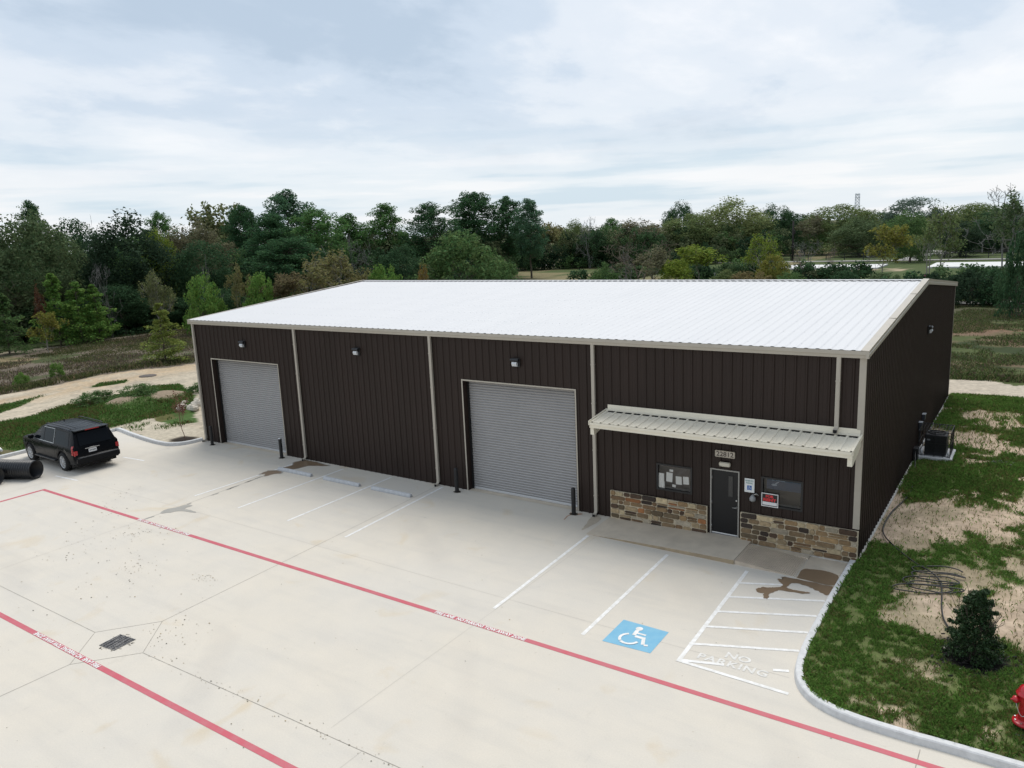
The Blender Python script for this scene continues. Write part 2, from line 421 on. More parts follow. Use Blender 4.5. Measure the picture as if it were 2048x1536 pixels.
def ground_colour(x, y):
    n1 = fbm(x*0.12, y*0.12, 5, 4); n2 = fbm(x*0.6, y*0.6, 7, 4); n3 = fbm(x*2.2, y*2.2, 9, 3)
    c = np.zeros((len(x), 3)); c[:] = (0.085, 0.092, 0.042)
    c = mixv(c, (0.15, 0.135, 0.075), sstep(0.45, 0.65, n1))
    c = mixv(c, (0.055, 0.075, 0.03), sstep(0.5, 0.68, n2)*0.7)
    jx = (n2-0.5)*2.4; jy = (fbm(x*0.6+40, y*0.6, 8, 4)-0.5)*2.4
    X, Y = x+jx, y+jy
    # weed field west
    fw = (x < -19) & (y > -30) & (y < 60)
    cf = np.zeros_like(c); cf[:] = (0.15, 0.125, 0.098)
    cf = mixv(cf, (0.22, 0.175, 0.105), sstep(0.5, 0.62, n1)); cf = mixv(cf, (0.065, 0.080, 0.035), sstep(0.48, 0.62, n2))
    c[fw] = cf[fw]
    near_wood = sstep(-48.5, -50.5, X)*fw
    c = mixv(c, (0.060, 0.080, 0.032), near_wood)
    pd = polydist(X*0.35+x*0.65, Y*0.35+y*0.65, PATH_L); c = mixv(c, (0.34, 0.29, 0.22), sstep(0.75, 0.35, pd))
    # sand apron west of the building
    s = inpoly(X*0.5+x*0.5, Y*0.5+y*0.5, Z_SAND)
    sc = np.zeros_like(c); sc[:] = (0.46, 0.40, 0.31)
    sc = mixv(sc, (0.44, 0.345, 0.235), sstep(0.45, 0.62, fbm(x*0.25, y*0.12, 14, 4))*sstep(-17, -22, x)); sc = mixv(sc, (0.36, 0.32, 0.25), sstep(0.52, 0.70, n3)*0.7)
    sc = sc*(0.80+0.40*fbm(x*1.5+y*0.25, y*0.13, 15, 4))[:, None]
    c[s] = sc[s]
    for z in (Z_STRIP1, Z_STRIP2):
        s = inpoly(X*0.3+x*0.7, Y*0.3+y*0.7, z); c[s] = (0.055, 0.105, 0.03)
    s = inpoly(X*0.5+x*0.5, Y*0.5+y*0.5, Z_BANK) & (x < -3)
    g = np.zeros_like(c); g[:] = (0.065, 0.115, 0.032); g = mixv(g, (0.115, 0.115, 0.045), sstep(0.5, 0.66, n2)); c[s] = g[s]
    # bare humps on the bank
    for hx, hy, hr in ((-11.3, 2.0, 0.9), (-10.4, 4.4, 1.3)):
        d = np.hypot((x-hx), (y-hy)*0.8)/hr+(n3-0.5)*0.9; c = mixv(c, (0.27, 0.215, 0.155), sstep(1.0, 0.6, d))
    # pale verge behind the kerb
    v = (x > -7) & (x < -0.5) & (y > -1.5) & (y < 1.2)
    m = v*sstep(0.38, 0.5, n2+0.10*(x > -3)); c = mixv(c, (0.47, 0.42, 0.33), m.astype(float)); 
    d = np.hypot((x+1.15)*0.9, (y+0.45)*1.1)+(n3-0.5)*0.5; c = mixv(c, (0.035, 0.028, 0.022), sstep(0.75, 0.5, d))
    # yard beside the gable
    yd = (x > 29.5) & (y > -7.9) & (y < 24.5)
    lm = lawn_mask(x, y)
    yc = np.zeros_like(c); yc[:] = (0.50, 0.395, 0.295); yc = mixv(yc, (0.41, 0.32, 0.235), sstep(0.45, 0.65, n3)); yc = mixv(yc, (0.22, 0.195, 0.115), sstep(0.5, 0.66, n2)*0.55)
    gc = np.zeros_like(c); gc[:] = (0.115, 0.140, 0.052)
    t = np.clip(lm, 0, 1)[:, None]; yc = yc*(1-t)+gc*t
    d = np.hypot((x-33.35), (y+4.1))+(n3-0.5)*0.5; yc = mixv(yc, (0.014, 0.013, 0.013), sstep(0.92, 0.55, d))
    c[yd] = yc[yd]
    # lane behind, weeds, slope and far path on that side
    e = x > 16
    c = np.where((e & (Y > 23.8) & (Y < 28.4))[:, None], np.array((0.47, 0.415, 0.335))*(0.85+0.3*n3)[:, None], c)
    wf = e & (Y >= 28.4) & (Y < 68)
    wc = np.zeros_like(c); wc[:] = (0.075, 0.095, 0.035)
    wc = mixv(wc, (0.17, 0.12, 0.08), sstep(0.50, 0.62, fbm(x*0.14, y*0.33, 21, 4))); wc = mixv(wc, (0.20, 0.12, 0.08), np.exp(-((y-52)/3.5)**2)*sstep(0.4, 0.55, n2)); wc = mixv(wc, (0.04, 0.055, 0.022), sstep(0.52, 0.65, n2))
    wc = mixv(wc, (0.095, 0.085, 0.06), sstep(56, 62, y)*0.7)
    c = np.where(wf[:, None], wc, c)
    far = y > 74
    fc = np.zeros_like(c); fc[:] = (0.075, 0.10, 0.038); fc = mixv(fc, (0.20, 0.175, 0.095), sstep(0.45, 0.6, n1)*(x < -10)); 
    fc = mixv(fc, (0.36, 0.29, 0.20), ((np.abs(Y-131) < 4) & (X > -4) & (X < 14)).astype(float)*sstep(0.4, 0.55, n2))
    c = np.where((far & (x > -70))[:, None], fc, c)
    return c

def ground_height(x, y):
    h = np.full(len(x), 0.06)
    h += (fbm(x*0.25, y*0.25, 41, 3)-0.5)*0.10
    w = x < -6.5
    h = np.where(w, 0.12+(fbm(x*0.22, y*0.22, 43, 3)-0.5)*0.35*sstep(-6.6, -9.5, x)+0.25*np.exp(-((x+11)/3.2)**2-((y-1)/6)**2), h)
    for hx, hy, hr, hh in ((-11.3, 2.0, 1.1, 0.45), (-10.4, 4.4, 1.6, 0.55), (-8.0, 6.0, 1.6, 0.4)):
        h += hh*np.exp(-((x-hx)**2+(y-hy)**2)/hr**2)
    yd = (x > 30.0) & (y < 24) & (y > -8)
    h = np.where(yd, 0.115-0.05*sstep(-2, 3, y)+(fbm(x*0.8, y*0.8, 45, 3)-0.5)*0.07*sstep(30.2, 31, x), h)
    mound = 1.6*np.exp(-((x+17.5)/6)**2-((y-97)/4)**2)
    return h+mound

def make_ground():
    gx = np.concatenate([-3000-0*np.arange(1), -np.geomspace(2200, 82, 22), np.arange(-80, -26, 0.5), np.arange(-26, -12, 0.25), np.arange(-12, -6.7, 0.16), [-6.62, -6.53],
                         np.arange(-6.4, 0.0, 0.2), np.arange(0.4, 30, 0.8), [30.14, 30.23], np.arange(30.32, 36, 0.085), np.arange(36, 44, 0.3), np.arange(44, 80, 1.2), np.geomspace(82, 3000, 24)])
    gy = np.concatenate([-np.geomspace(900, 42, 14), np.arange(-40, -17, 1.5), np.arange(-17, -7.9, 0.4), [-7.61, -7.53], np.arange(-7.44, -1.45, 0.1), [-1.38, -1.29], np.arange(-1.2, 12, 0.12), np.arange(12, 30, 0.2),
                         np.arange(30, 75, 0.5), np.arange(75, 240, 1.5), np.geomspace(245, 3500, 26)])
    X, Y = np.meshgrid(gx, gy)
    X = X.copy(); Y = Y.copy()
    inx = (X > -6.7) & (X < 0.3)
    dy = np.where(inx, kly(np.clip(X, -6.6, 0.0))+0.09+1.3, 0)
    Y0 = Y.copy()
    Y = Y+dy*np.clip(1-np.abs(Y+1.3)/4, 0, 1)
    iny = (Y0 > -7.9) & (Y0 < 0.5)
    dx = np.where(iny, krx(np.clip(Y0, -7.60, -0.15))+0.09-30.19, 0)
    X1 = X+dx*np.clip(1-np.abs(X-30.19)/4.5, 0, 1)
    x, y = X1.ravel(), Y.ravel(); x0, y0 = X.ravel(), Y0.ravel()
    low = ((x0 > -6.55) & (x0 < 0.05) & (y0 < -1.33)) | ((x0 >= 0.0) & (x0 < 30.2) & (y0 < 0.6)) | ((x0 > -6.55) & (y0 < -7.57))
    z = np.where(low, -0.25, ground_height(x, y))
    foot = (x > 0.3) & (x < 30.0) & (y >= 0.5) & (y < 23.2); z = np.where(foot, -0.1, z)
    far = np.hypot(x-34, y+22); z = np.where(far > 400, 0.0, z)
    col = ground_colour(x, y)
    ny, nx = X.shape; i = np.arange(ny*nx).reshape(ny, nx)
    F = np.stack([i[:-1, :-1], i[:-1, 1:], i[1:, 1:], i[1:, :-1]], -1).reshape(-1, 4)
    o = npmesh('ground', np.stack([x, y, z], 1), F, M['ground'], col, 4, smooth=True)
    tag(o, kind='structure')
make_ground()

def curve_pts(P, n=6):
    """Catmull-Rom through 2-D points"""
    out = []; P = [np.array(p, float) for p in P]; Q = [2*P[0]-P[1]]+P+[2*P[-1]-P[-2]]
    for i in range(1, len(Q)-2):
        for k in range(n):
            t = k/n; a, b, c, d = Q[i-1:i+3]
            out.append(tuple(0.5*((2*b)+(c-a)*t+(2*a-5*b+4*c-d)*t*t+(3*b-a-3*c+d)*t**3)))
    out.append(tuple(P[-1])); return out

def sheet(name, polys, z, m, kind='structure'):
    b = MB()
    for p in polys: b.quad(*[(q[0], q[1], z) for q in p])
    return b.build(name, m, kind=kind)

def pavement():
    kl = curve_pts(KL, 4); kr = curve_pts(KR, 4)
    pts = [(-6.50, -60), (70, -60), (70, -7.44)]+[(x+0.06, y+(0.06 if y < -7 else 0)) for x, y in kr[::-1]][1:]+[(30.16, 0.35), (-0.06, 0.35)]
    pts += [(x, y+0.06) for x, y in kl[::-1]]+[(-6.50, -0.9)]
    from mathutils.geometry import delaunay_2d_cdt
    n = len(pts); V, E, F, _, _, _ = delaunay_2d_cdt([Vector(p) for p in pts], [], [list(range(n))], 1, 1e-5)
    b = MB(); b.v = [(v.x, v.y, 0.0) for v in V]
    for f in F: b.face(f)
    b.build('pavement', M['concrete'], kind='structure')
pavement()

def kerb(path, side, name):
    """side: +1 = the raised ground lies to the left of the path"""
    prof = [(-0.005, -0.05), (0.0, 0.02), (0.022, 0.125), (0.045, 0.148), (0.165, 0.150), (0.178, 0.140), (0.180, -0.10)]
    P = [np.array(p) for p in path]; b = MB(); b.smooth = False
    n = len(prof); rows = []
    for i, p in enumerate(P):
        d = P[min(i+1, len(P)-1)]-P[max(i-1, 0)]; d /= np.linalg.norm(d); nrm = np.array((-d[1], d[0]))*side
        rows.append([(p[0]+nrm[0]*o, p[1]+nrm[1]*o, z) for o, z in prof])
    for r in rows: b.v.extend(r)
    for i in range(len(P)-1):
        for k in range(n-1):
            q = [i*n+k, (i+1)*n+k, (i+1)*n+k+1, i*n+k+1]
            b.face(q if side < 0 else q[::-1])
    for i in (0, len(P)-1): b.face([i*n+k for k in range(n)])
    return b.build(name, M['kerb'], kind='structure')
kerb(curve_pts(KR[:-1]+[(45, -7.55), (70, -7.45)], 5), 1, 'kerb')
kerb([(-6.44, -60), (-6.44, -20), (-6.44, -6), (-6.46, -1.6), (-6.50, -1.3)]+curve_pts([(-6.56, -1.12), (-6.40, -1.0)]+KL[1:], 5), 1, 'kerb')

# joints in the slab
def strip(b, p, q, w, z):
    p = np.array(p, float); q = np.array(q, float); d = (q-p)/np.linalg.norm(q-p); n = np.array((-d[1], d[0]))*w/2
    b.quad((*(p-n), z), (*(q-n), z), (*(q+n), z), (*(p+n), z))
def joints():
    b = MB()
    A = [((15.14, -0.3), (15.55, -8.4)), ((15.55, -8.4), (15.72, -12.08)), ((14.71, -13.31), (15.72, -12.08)), ((15.72, -12.08), (16.78, -13.24)), ((16.78, -13.24), (15.73, -14.44)),
         ((15.73, -14.44), (14.71, -13.31)), ((14.71, -13.31), (-6.4, -13.25)), ((16.78, -13.24), (24.95, -13.07)), ((24.95, -13.07), (45, -12.9)), ((15.73, -14.44), (15.64, -22)), ((7.6, -0.5), (7.95, -7.78)), ((32.82, -7.75), (32.7, -24))]
    for i, (p, q) in enumerate(A): strip(b, p, q, 0.015, 0.003+0.00007*i)
    b.build('pavement_joint', M['joint'], kind='structure')
    b = MB()
    for p, q in [((7.95, -6.6), (30.2, -6.62)), ((7.95, -7.78), (8.1, -22)), ((-6.3, -6.7), (7.95, -6.6)), ((22.95, -0.2), (22.95, -12.9)), ((24.0, -13.1), (23.9, -24)), ((-0.4, -1.7), (-0.2, -22))]: strip(b, p, q, 0.011, 0.0022)
    b.build('pavement_joint', M['joint_faint'], kind='structure')
joints()

# ------------------------------------------------------------------ painted markings
def text_faces(txt, size, bold=0.0, mat_=None, name='lettering', spacing=1.0, scale_x=1.0):
    cu = bpy.data.curves.new(name, 'FONT'); cu.body = txt; cu.size = size; cu.align_x = 'CENTER'; cu.align_y = 'CENTER'
    cu.offset = bold; cu.space_character = spacing; cu.fill_mode = 'FRONT'; cu.resolution_u = 3
    t = bpy.data.objects.new(name+'_tmp', cu); COL.objects.link(t)
    dg = bpy.context.evaluated_depsgraph_get(); dg.update()
    me = bpy.data.meshes.new_from_object(t.evaluated_get(dg)); bpy.data.objects.remove(t, do_unlink=True); bpy.data.curves.remove(cu)
    me.materials.clear(); me.materials.append(mat_)
    if scale_x != 1.0:
        for v in me.vertices: v.co.x *= scale_x
    return me
def text_obj(name, txt, size, m, loc, rot=(0, 0, 0), bold=0.0, parent=None, fit=None, spacing=1.0, kind=None):
    me = text_faces(txt, size, bold, m, name, spacing)
    if fit:
        xs = [v.co.x for v in me.vertices]; ys = [v.co.y for v in me.vertices]
        sx = fit[0]/(max(xs)-min(xs)); sy = fit[1]/(max(ys)-min(ys)); cx = (max(xs)+min(xs))/2; cy = (max(ys)+min(ys))/2
        for v in me.vertices: v.co.x = (v.co.x-cx)*sx; v.co.y = (v.co.y-cy)*sy
    o = bpy.data.objects.new(name, me); COL.objects.link(o); o.location = loc; o.rotation_euler = rot
    if parent: o.parent = parent
    if kind: o['kind'] = kind
    return o

def markings():
    for p, q in [((7.44, -0.84), (7.30, -5.52)), ((10.05, -0.28), (10.07, -5.57)), ((12.73, -0.22), (12.82, -5.58)), ((15.42, -0.19), (15.78, -5.66)),
                 ((22.68, -1.80), (22.89, -7.23)), ((25.44, -1.96), (25.52, -7.24)), ((27.80, -1.93), (27.93, -7.2)), ((-1.0, -3.75), (0.55, -3.62)), ((-0.9, -6.85), (0.75, -6.72))]:
        b = MB(); strip(b, p, q, 0.10, 0.004); b.build('parking_line_marking', M['white_paint'], kind='structure')
    b = MB()
    for p, q in [((27.86, -2.76), (28.92, -2.30)), ((27.86, -3.67), (30.04, -2.72)), ((27.86, -4.58), (30.05, -3.62)), ((27.86, -5.44), (30.07, -4.52)), ((27.86, -6.36), (30.10, -5.44)),
                 ((27.95, -7.12), (28.85, -6.83)), ((29.82, -6.50), (30.12, -6.37)), ((27.88, -7.16), (30.34, -7.22))]: zq = 0.0048+0.0003*len(b.f); strip(b, p, q, 0.095, zq)
    b.build('hatched_aisle_marking', M['white_paint'], kind='structure')
    b = MB(); strip(b, (0.63, -8.08), (60, -8.2), 0.148, 0.004); strip(b, (0.70, -8.158), (0.70, -14.05), 0.155, 0.004); b.build('fire_lane_marking', M['red_paint'], kind='structure')
    b = MB(); strip(b, (0.63, -14.15), (50, -14.1), 0.148, 0.004); b.build('fire_lane_marking', M['red_paint'], kind='structure')
    T = 'FIRE LANE  NO PARKING TOW AWAY ZONE'
    text_obj('fire_lane_lettering_marking', T, 0.15, M['white_paint'], (23.07, -8.125, 0.009), bold=0.006, fit=(2.78, 0.125), kind='structure')
    text_obj('fire_lane_lettering_marking', T, 0.15, M['white_paint'], (9.30, -8.097, 0.009), bold=0.006, fit=(3.10, 0.125), kind='structure')
    text_obj('fire_lane_lettering_marking', T, 0.15, M['white_paint'], (14.92, -14.136, 0.009), (0, 0, pi), bold=0.006, fit=(3.10, 0.125), kind='structure')
    text_obj('no_parking_marking', 'NO', 0.3, M['faint_paint'], (29.03, -6.40, 0.006), bold=0.008, fit=(0.56, 0.25), kind='structure')
    text_obj('no_parking_marking', 'PARKING', 0.3, M['faint_paint'], (29.0, -6.74, 0.006), bold=0.008, fit=(1.55, 0.25), spacing=1.15, kind='structure')
    # wheelchair symbol on its blue square
    b = MB(); b.quad((26.06, -7.26, 0.004), (27.26, -7.20, 0.004), (27.25, -6.12, 0.004), (26.05, -6.10, 0.004)); b.build('accessible_bay_marking', M['blue_paint'], kind='structure')
    b = MB(); wheelchair(b, (26.64, -6.69), 0.95, 0.0085); b.build('wheelchair_symbol_marking', M['white_paint'], kind='structure')

def wheelchair(b, c, s, z, T=None):
    """the standard access figure, s = height"""
    P = lambda x, y: ((c[0]+x*s, c[1]+y*s, z+0.0002*len(b.f)) if T is None else T(x*s, y*s))
    def ring(cx, cy, r0, r1, a0, a1, n=14):
        for i in range(n):
            t0 = a0+(a1-a0)*i/n; t1 = a0+(a1-a0)*(i+1)/n
            b.quad(P(cx+r0*cos(t0), cy+r0*sin(t0)), P(cx+r1*cos(t0), cy+r1*sin(t0)), P(cx+r1*cos(t1), cy+r1*sin(t1)), P(cx+r0*cos(t1), cy+r0*sin(t1)))
    def bar(x0, y0, x1, y1, w):
        d = np.array((x1-x0, y1-y0)); d = d/np.linalg.norm(d); n = np.array((-d[1], d[0]))*w/2
        b.quad(P(x0-n[0], y0-n[1]), P(x1-n[0], y1-n[1]), P(x1+n[0], y1+n[1]), P(x0+n[0], y0+n[1]))
    n = 16; b.quad(*[P(-0.06+0.095*cos(2*pi*i/n), 0.385+0.095*sin(2*pi*i/n)) for i in range(n)])
    bar(-0.07, 0.30, -0.05, 0.03, 0.10); bar(-0.03, 0.165, 0.22, 0.165, 0.065)
    bar(0.00, 0.0, 0.225, 0.0, 0.10); bar(0.215, 0.05, 0.335, -0.28, 0.09); bar(0.37, -0.295, 0.46, -0.255, 0.075)
    ring(-0.07, -0.18, 0.205, 0.28, radians(118), radians(225)); ring(-0.07, -0.18, 0.205, 0.28, radians(232), radians(348))
markings()

# ------------------------------------------------------------------ wet patches
def blob(pts, seed, rag=0.05, n=5):
    rnd = random.Random(seed); P = curve_pts(pts+[pts[0]], n)[:-1]
    return [(x+rnd.uniform(-rag, rag), y+rnd.uniform(-rag, rag)) for x, y in P]
def wet_patches():
    p1 = blob([(29.09, -1.74), (29.09, -1.13), (29.3, -1.0), (29.6, -0.93), (29.85, -0.98), (30.04, -1.15), (30.05, -1.74)], 1, 0.008)
    sheet('puddle', [p1], 0.0118, M['wet'])
    p2 = blob([(30.03, -1.80), (28.95, -1.80), (28.72, -1.86), (28.80, -1.98), (28.66, -2.04), (28.76, -2.2), (28.88, -2.36), (28.80, -2.52), (28.66, -2.62), (28.48, -2.70), (28.36, -2.90), (28.46, -3.06), (28.60, -3.05), (28.64, -3.30), (28.76, -3.28), (28.74, -3.04), (28.80, -2.86), (28.90, -2.66),
               (29.14, -2.64), (29.46, -2.58), (29.62, -2.44), (29.40, -2.46), (29.1, -2.48), (29.02, -2.38), (29.06, -2.10), (29.3, -2.06), (29.6, -2.16), (29.85, -2.30), (30.04, -2.36)], 2, 0.022)
    sheet('puddle', [p2], 0.007, M['wet'])
    p3 = blob([(7.45, -0.16), (7.75, -0.12), (8.4, -0.16), (9.1, -0.3), (8.55, -0.52), (8.25, -0.75), (8.1, -1.25), (7.75, -1.5), (7.45, -1.35), (7.6, -0.95), (7.3, -0.62)], 3, 0.03)
    p4 = blob([(7.25, -1.95), (7.7, -1.75), (8.05, -1.95), (7.85, -2.15), (7.75, -2.55), (7.5, -2.3), (7.35, -2.5)], 4, 0.03)
    sheet('puddle', [p3, p4], 0.007, M['wet'])
    def grown(p, e):
        cx = sum(q[0] for q in p)/len(p); cy = sum(q[1] for q in p)/len(p); return [(cx+(q[0]-cx)*(1+e), cy+(q[1]-cy)*(1+e)) for q in p]
    sheet('puddle', [grown(p3, 0.09), grown(p4, 0.12)], 0.0054, M['damp'])
    p5 = blob([(7.95, -6.35), (8.25, -6.25), (8.3, -6.6), (8.6, -6.6), (9.05, -6.65), (8.35, -6.85), (8.15, -7.15), (7.9, -7.35), (7.72, -7.0), (7.85, -6.7)], 5, 0.02)
    p6 = blob([(7.92, -7.65), (8.02, -7.65), (8.0, -7.95), (7.93, -7.98)], 6, 0.01)
    rnd = random.Random(8); ps = [p5, p6]
    for k in range(11):
        t = rnd.random(); x = 7.6+0.3*t+0.06; y = -2.5-3.7*t; l = rnd.uniform(0.06, 0.22); w = rnd.uniform(0.03, 0.07)
        ps.append(blob([(x-w, y), (x, y+l), (x+w, y), (x, y-l)], k, 0.01, 3))
    sheet('puddle', ps, 0.0066, M['damp'])
    m = mat('rust stain', (0.42, 0.23, 0.14), rough=0.9)
    rs = [blob([(21.12, -0.25), (21.3, -0.3), (21.6, -0.2), (21.5, -0.36), (21.3, -0.42)], 3, 0.02), [(21.28, -0.36), (21.22, -0.62), (21.30, -0.98), (21.325, -0.97), (21.26, -0.62), (21.32, -0.38)]]
    sheet('rust_stain_marking', rs, 0.006, m)
    m2 = mat('run off stain', (0.46, 0.40, 0.315), rough=0.9, var=0.15, vscale=4)
    sheet('rust_stain_marking', [blob([(22.0, -0.22), (22.25, -0.16), (22.4, -0.5), (22.36, -1.1), (22.28, -1.5), (22.18, -1.05), (22.05, -0.6)], 4, 0.02)], 0.0058, m2)
wet_patches()

# crumbs of soil, leaf bits on the slab
def litter():
    rnd = np.random.default_rng(3); V = []; F = []; C = []
    def add(x, y, s):
        a = rnd.uniform(0, 2*pi); k = len(V); e = rnd.uniform(0.35, 0.8)
        for i in range(5):
            t = a+2*pi*i/5; q = np.array((cos(t)*s*rnd.uniform(.7, 1.2), sin(t)*s*e*rnd.uniform(.7, 1.2)))
            V.append((x+q[0], y+q[1], 0.010+rnd.uniform(0, 0.004)))
        F.append((k, k+1, k+2, k+3, k+4))
        c = np.array([(0.20, 0.175, 0.125), (0.33, 0.25, 0.13), (0.15, 0.14, 0.115), (0.40, 0.345, 0.26)][rnd.integers(0, 4)]); C.append(c)
    for i in range(70):
        t = rnd.uniform(0, 1); add(3.5+5.5*t+rnd.normal(0, 0.45), -6.0-5.5*t+rnd.normal(0, 0.5), rnd.uniform(0.01, 0.04))
    for i in range(80):
        t = rnd.uniform(0, 1); add(9+4*t+rnd.normal(0, 1.0), -9-3*t+rnd.normal(0, 0.9), rnd.uniform(0.01, 0.035))
    for cx, cy, n, sp in ((8.9, -8.9, 45, 0.35), (14.4, -9.9, 30, 0.3), (16.5, -12.2, 40, 0.5), (11.5, -10.5, 30, 0.4)):
        for i in range(n): add(cx+rnd.normal(0, sp), cy+rnd.normal(0, sp*0.8), rnd.uniform(0.01, 0.03))
    for i in range(260): add(rnd.uniform(2, 33), rnd.uniform(-18, -0.5), rnd.uniform(0.006, 0.022))
    for i in range(90):
        t = rnd.uniform(0, 1); add(17+9*t, -13.2+0.1*t+rnd.normal(0, 0.10), rnd.uniform(0.008, 0.024))
    npmesh('soil_debris', V, F, mat('soil crumbs', (0.1, 0.1, 0.1), rough=0.95, attr='Col'), np.array(C), 5)['kind'] = 'stuff'
litter()

# ------------------------------------------------------------------ metal building
BLD = empty('warehouse_building', (0, 0, 0), 'dark brown metal warehouse with a low white roof and beige trim', 'building')

def rib_profile(u0, u1, phase=0.0, extra=()):
    P = [(u0, 0.0), (u1, 0.0)]
    k = math.floor((u0-phase)/0.305)
    prof = []
    while phase+k*0.305 < u1+0.1:
        c = phase+k*0.305
        prof += [(c-0.042, 0.0), (c-0.020, 0.030), (c+0.020, 0.030), (c+0.042, 0.0), (c+0.110, 0.0), (c+0.122, 0.006), (c+0.141, 0.006), (c+0.153, 0.0)]
        k += 1
    us = [p[0] for p in prof]; ds = [p[1] for p in prof]
    allu = sorted(set([u for u in us if u0 < u < u1]+[u0, u1]+[e for e in extra if u0 < e < u1]))
    return [(u, float(np.interp(u, us, ds))) for u in allu]

def ribbed_wall(name, mp, u0, u1, top, z0, openings=(), phase=0.0, extra=()):
    ex = list(extra)
    for o in openings: ex += [o[0], o[1]]
    P = rib_profile(u0, u1, phase, ex); b = MB()
    for (ua, da), (ub, db) in zip(P[:-1], P[1:]):
        um = (ua+ub)/2; za = zb = z0; segs = [(z0, None)]
        hit = [o for o in openings if o[0]-1e-6 < um < o[1]+1e-6]
        lo = z0; cuts = []
        for o in sorted(hit, key=lambda o: o[2]):
            if o[2] > lo+1e-4: cuts.append((lo, o[2]))
            lo = o[3]
        for q in cuts: b.quad(mp(ua, da, q[0]), mp(ub, db, q[0]), mp(ub, db, q[1]), mp(ua, da, q[1]))
        b.quad(mp(ua, da, lo), mp(ub, db, lo), mp(ub, db, top(ub)), mp(ua, da, top(ua)))
    return b.build(name, M['wall'], BLD)

DOOR1 = (1.26, 6.10, 0.0, 4.20); DOOR2 = (16.54, 21.32, 0.0, 4.26)
MAND = (26.02, 26.94, 0.08, 2.22); WIN1 = (24.29, 25.40, 1.30, 2.09); WIN2 = (27.62, 28.73, 1.31, 2.13)
EAVE = lambda u: 5.93
GAB = lambda y: 5.93 + (R_-H_)*(1-abs(y-D_/2)/(D_/2)) - 0.02
ribbed_wall('wall', lambda u, d, z: (u, -d, z), 0.0, L_, EAVE, -0.02, (DOOR1, DOOR2, MAND, WIN1, WIN2), phase=0.1)
ribbed_wall('wall', lambda u, d, z: (L_+d, u, z), 0.0, D_, GAB, 0.07, extra=(D_/2,))
ribbed_wall('wall', lambda u, d, z: (-d, D_-u, z), 0.0, D_, GAB, -0.02, extra=(D_/2,))
ribbed_wall('wall', lambda u, d, z: (L_-u, D_+d, z), 0.0, L_, EAVE, -0.02)

def roof():
    P = [(-0.06, 0.0)]; k = 0                  # broad low ribs
    while 0.1+0.305*k < L_-0.06:
        c = 0.1+0.305*k; P += [(c-0.075, 0.0), (c-0.026, 0.020), (c+0.026, 0.020), (c+0.075, 0.0)]; k += 1
    P.append((L_+0.06, 0.0)); b = MB()
    ys = [(-0.168, 6.070), (D_/2, R_), (D_+0.168, 6.070)]
    n = len(P)
    for y, z in ys: b.v.extend([(u, y, z+d*0.75) for u, d in P])
    for k in range(2):
        for i in range(n-1): b.face([k*n+i, k*n+i+1, (k+1)*n+i+1, (k+1)*n+i])
    r = b.build('roof', M['roof'], BLD)
    b = MB()                                   # ridge cap
    for s in (-1, 1):
        y1 = D_/2+s*0.22; z1 = R_+0.036-(R_-6.075)/(D_/2+.13)*0.22
        b.quad((-0.05, D_/2, R_+0.045), (L_+0.05, D_/2, R_+0.045), (L_+0.05, y1, z1+0.012), (-0.05, y1, z1+0.012))
    b.build('ridge_cap', M['roof'], r)
    b = MB(); rnd = random.Random(4)           # screw heads in rows across the slope
    for row in range(0, 8):
        y = 0.35+row*1.5; z = 6.075+(R_-6.075)*(y+0.13)/(D_/2+0.13)
        x = 0.16
        while x < L_: 
            b.box(x-0.008, x+0.008, y-0.008, y+0.008, z+0.001, z+0.010); x += 0.305
    b.build('screw_heads', M['alu'], r)['kind'] = 'stuff'
roof()

def gutters():
    # eave gutter: an open box with a rolled lip, front and rear
    for y0, s in ((0.0, -1), (D_, 1)):
        b = MB()
        prof = [(0.036, 5.86), (0.135, 5.86), (0.150, 5.93), (0.172, 5.965), (0.172, 6.060), (0.158, 6.066), (0.150, 6.055), (0.150, 5.97), (0.12, 5.90), (0.036, 5.90)]
        n = len(prof)
        for x in (-0.09, L_+0.115): b.v.extend([(x, y0+s*o, z) for o, z in prof])
        for i in range(n):
            j = (i+1) % n; b.face([i, j, n+j, n+i])
        b.face(range(n)); b.face(range(n, 2*n))
        b.build('gutter', M['trim'], BLD)
        b = MB(); b.quad((-0.06, y0+s*0.036, 6.052), (L_+0.10, y0+s*0.036, 6.052), (L_+0.10, y0+s*0.154, 6.052), (-0.06, y0+s*0.154, 6.052)) if False else None
    # rake trim on both gables: face, and a flat flange over the roof edge
    for x0, s in ((L_, 1), (0.0, -1)):
        b = MB(); pts = [(-0.174, 6.06), (D_/2, R_+0.055), (D_+0.174, 6.06)]
        for (ya, za), (yb, zb) in zip(pts[:-1], pts[1:]):
            sec = [(0.035, -0.20), (0.105, -0.20), (0.110, -0.10), (0.095, -0.09), (0.110, 0.015), (-0.095, 0.024), (-0.095, 0.014), (0.035, 0.0)]
            m = len(b.v)
            for y, z in ((ya, za), (yb, zb)): b.v.extend([(x0+s*o, y, z+h) for o, h in sec])
            k = len(sec)
            for i in range(k):
                j = (i+1) % k; b.face([m+i, m+j, m+k+j, m+k+i])
            b.face(range(m, m+k)); b.face(range(m+k, m+2*k))
        b.build('rake_trim', M['trim'], BLD)
        # lap joints of the flange
        for t in (0.36, 0.72):
            b = MB(); y = -0.17+(D_/2+.17)*t; z = 6.06+(R_+0.055-6.06)*t
            b.box(x0-0.098 if s > 0 else x0-0.113, x0+0.113 if s > 0 else x0+0.098, y-0.04, y+0.04, z+0.018, z+0.030)
            b.build('rake_joint', M['trim'], BLD)
gutters()

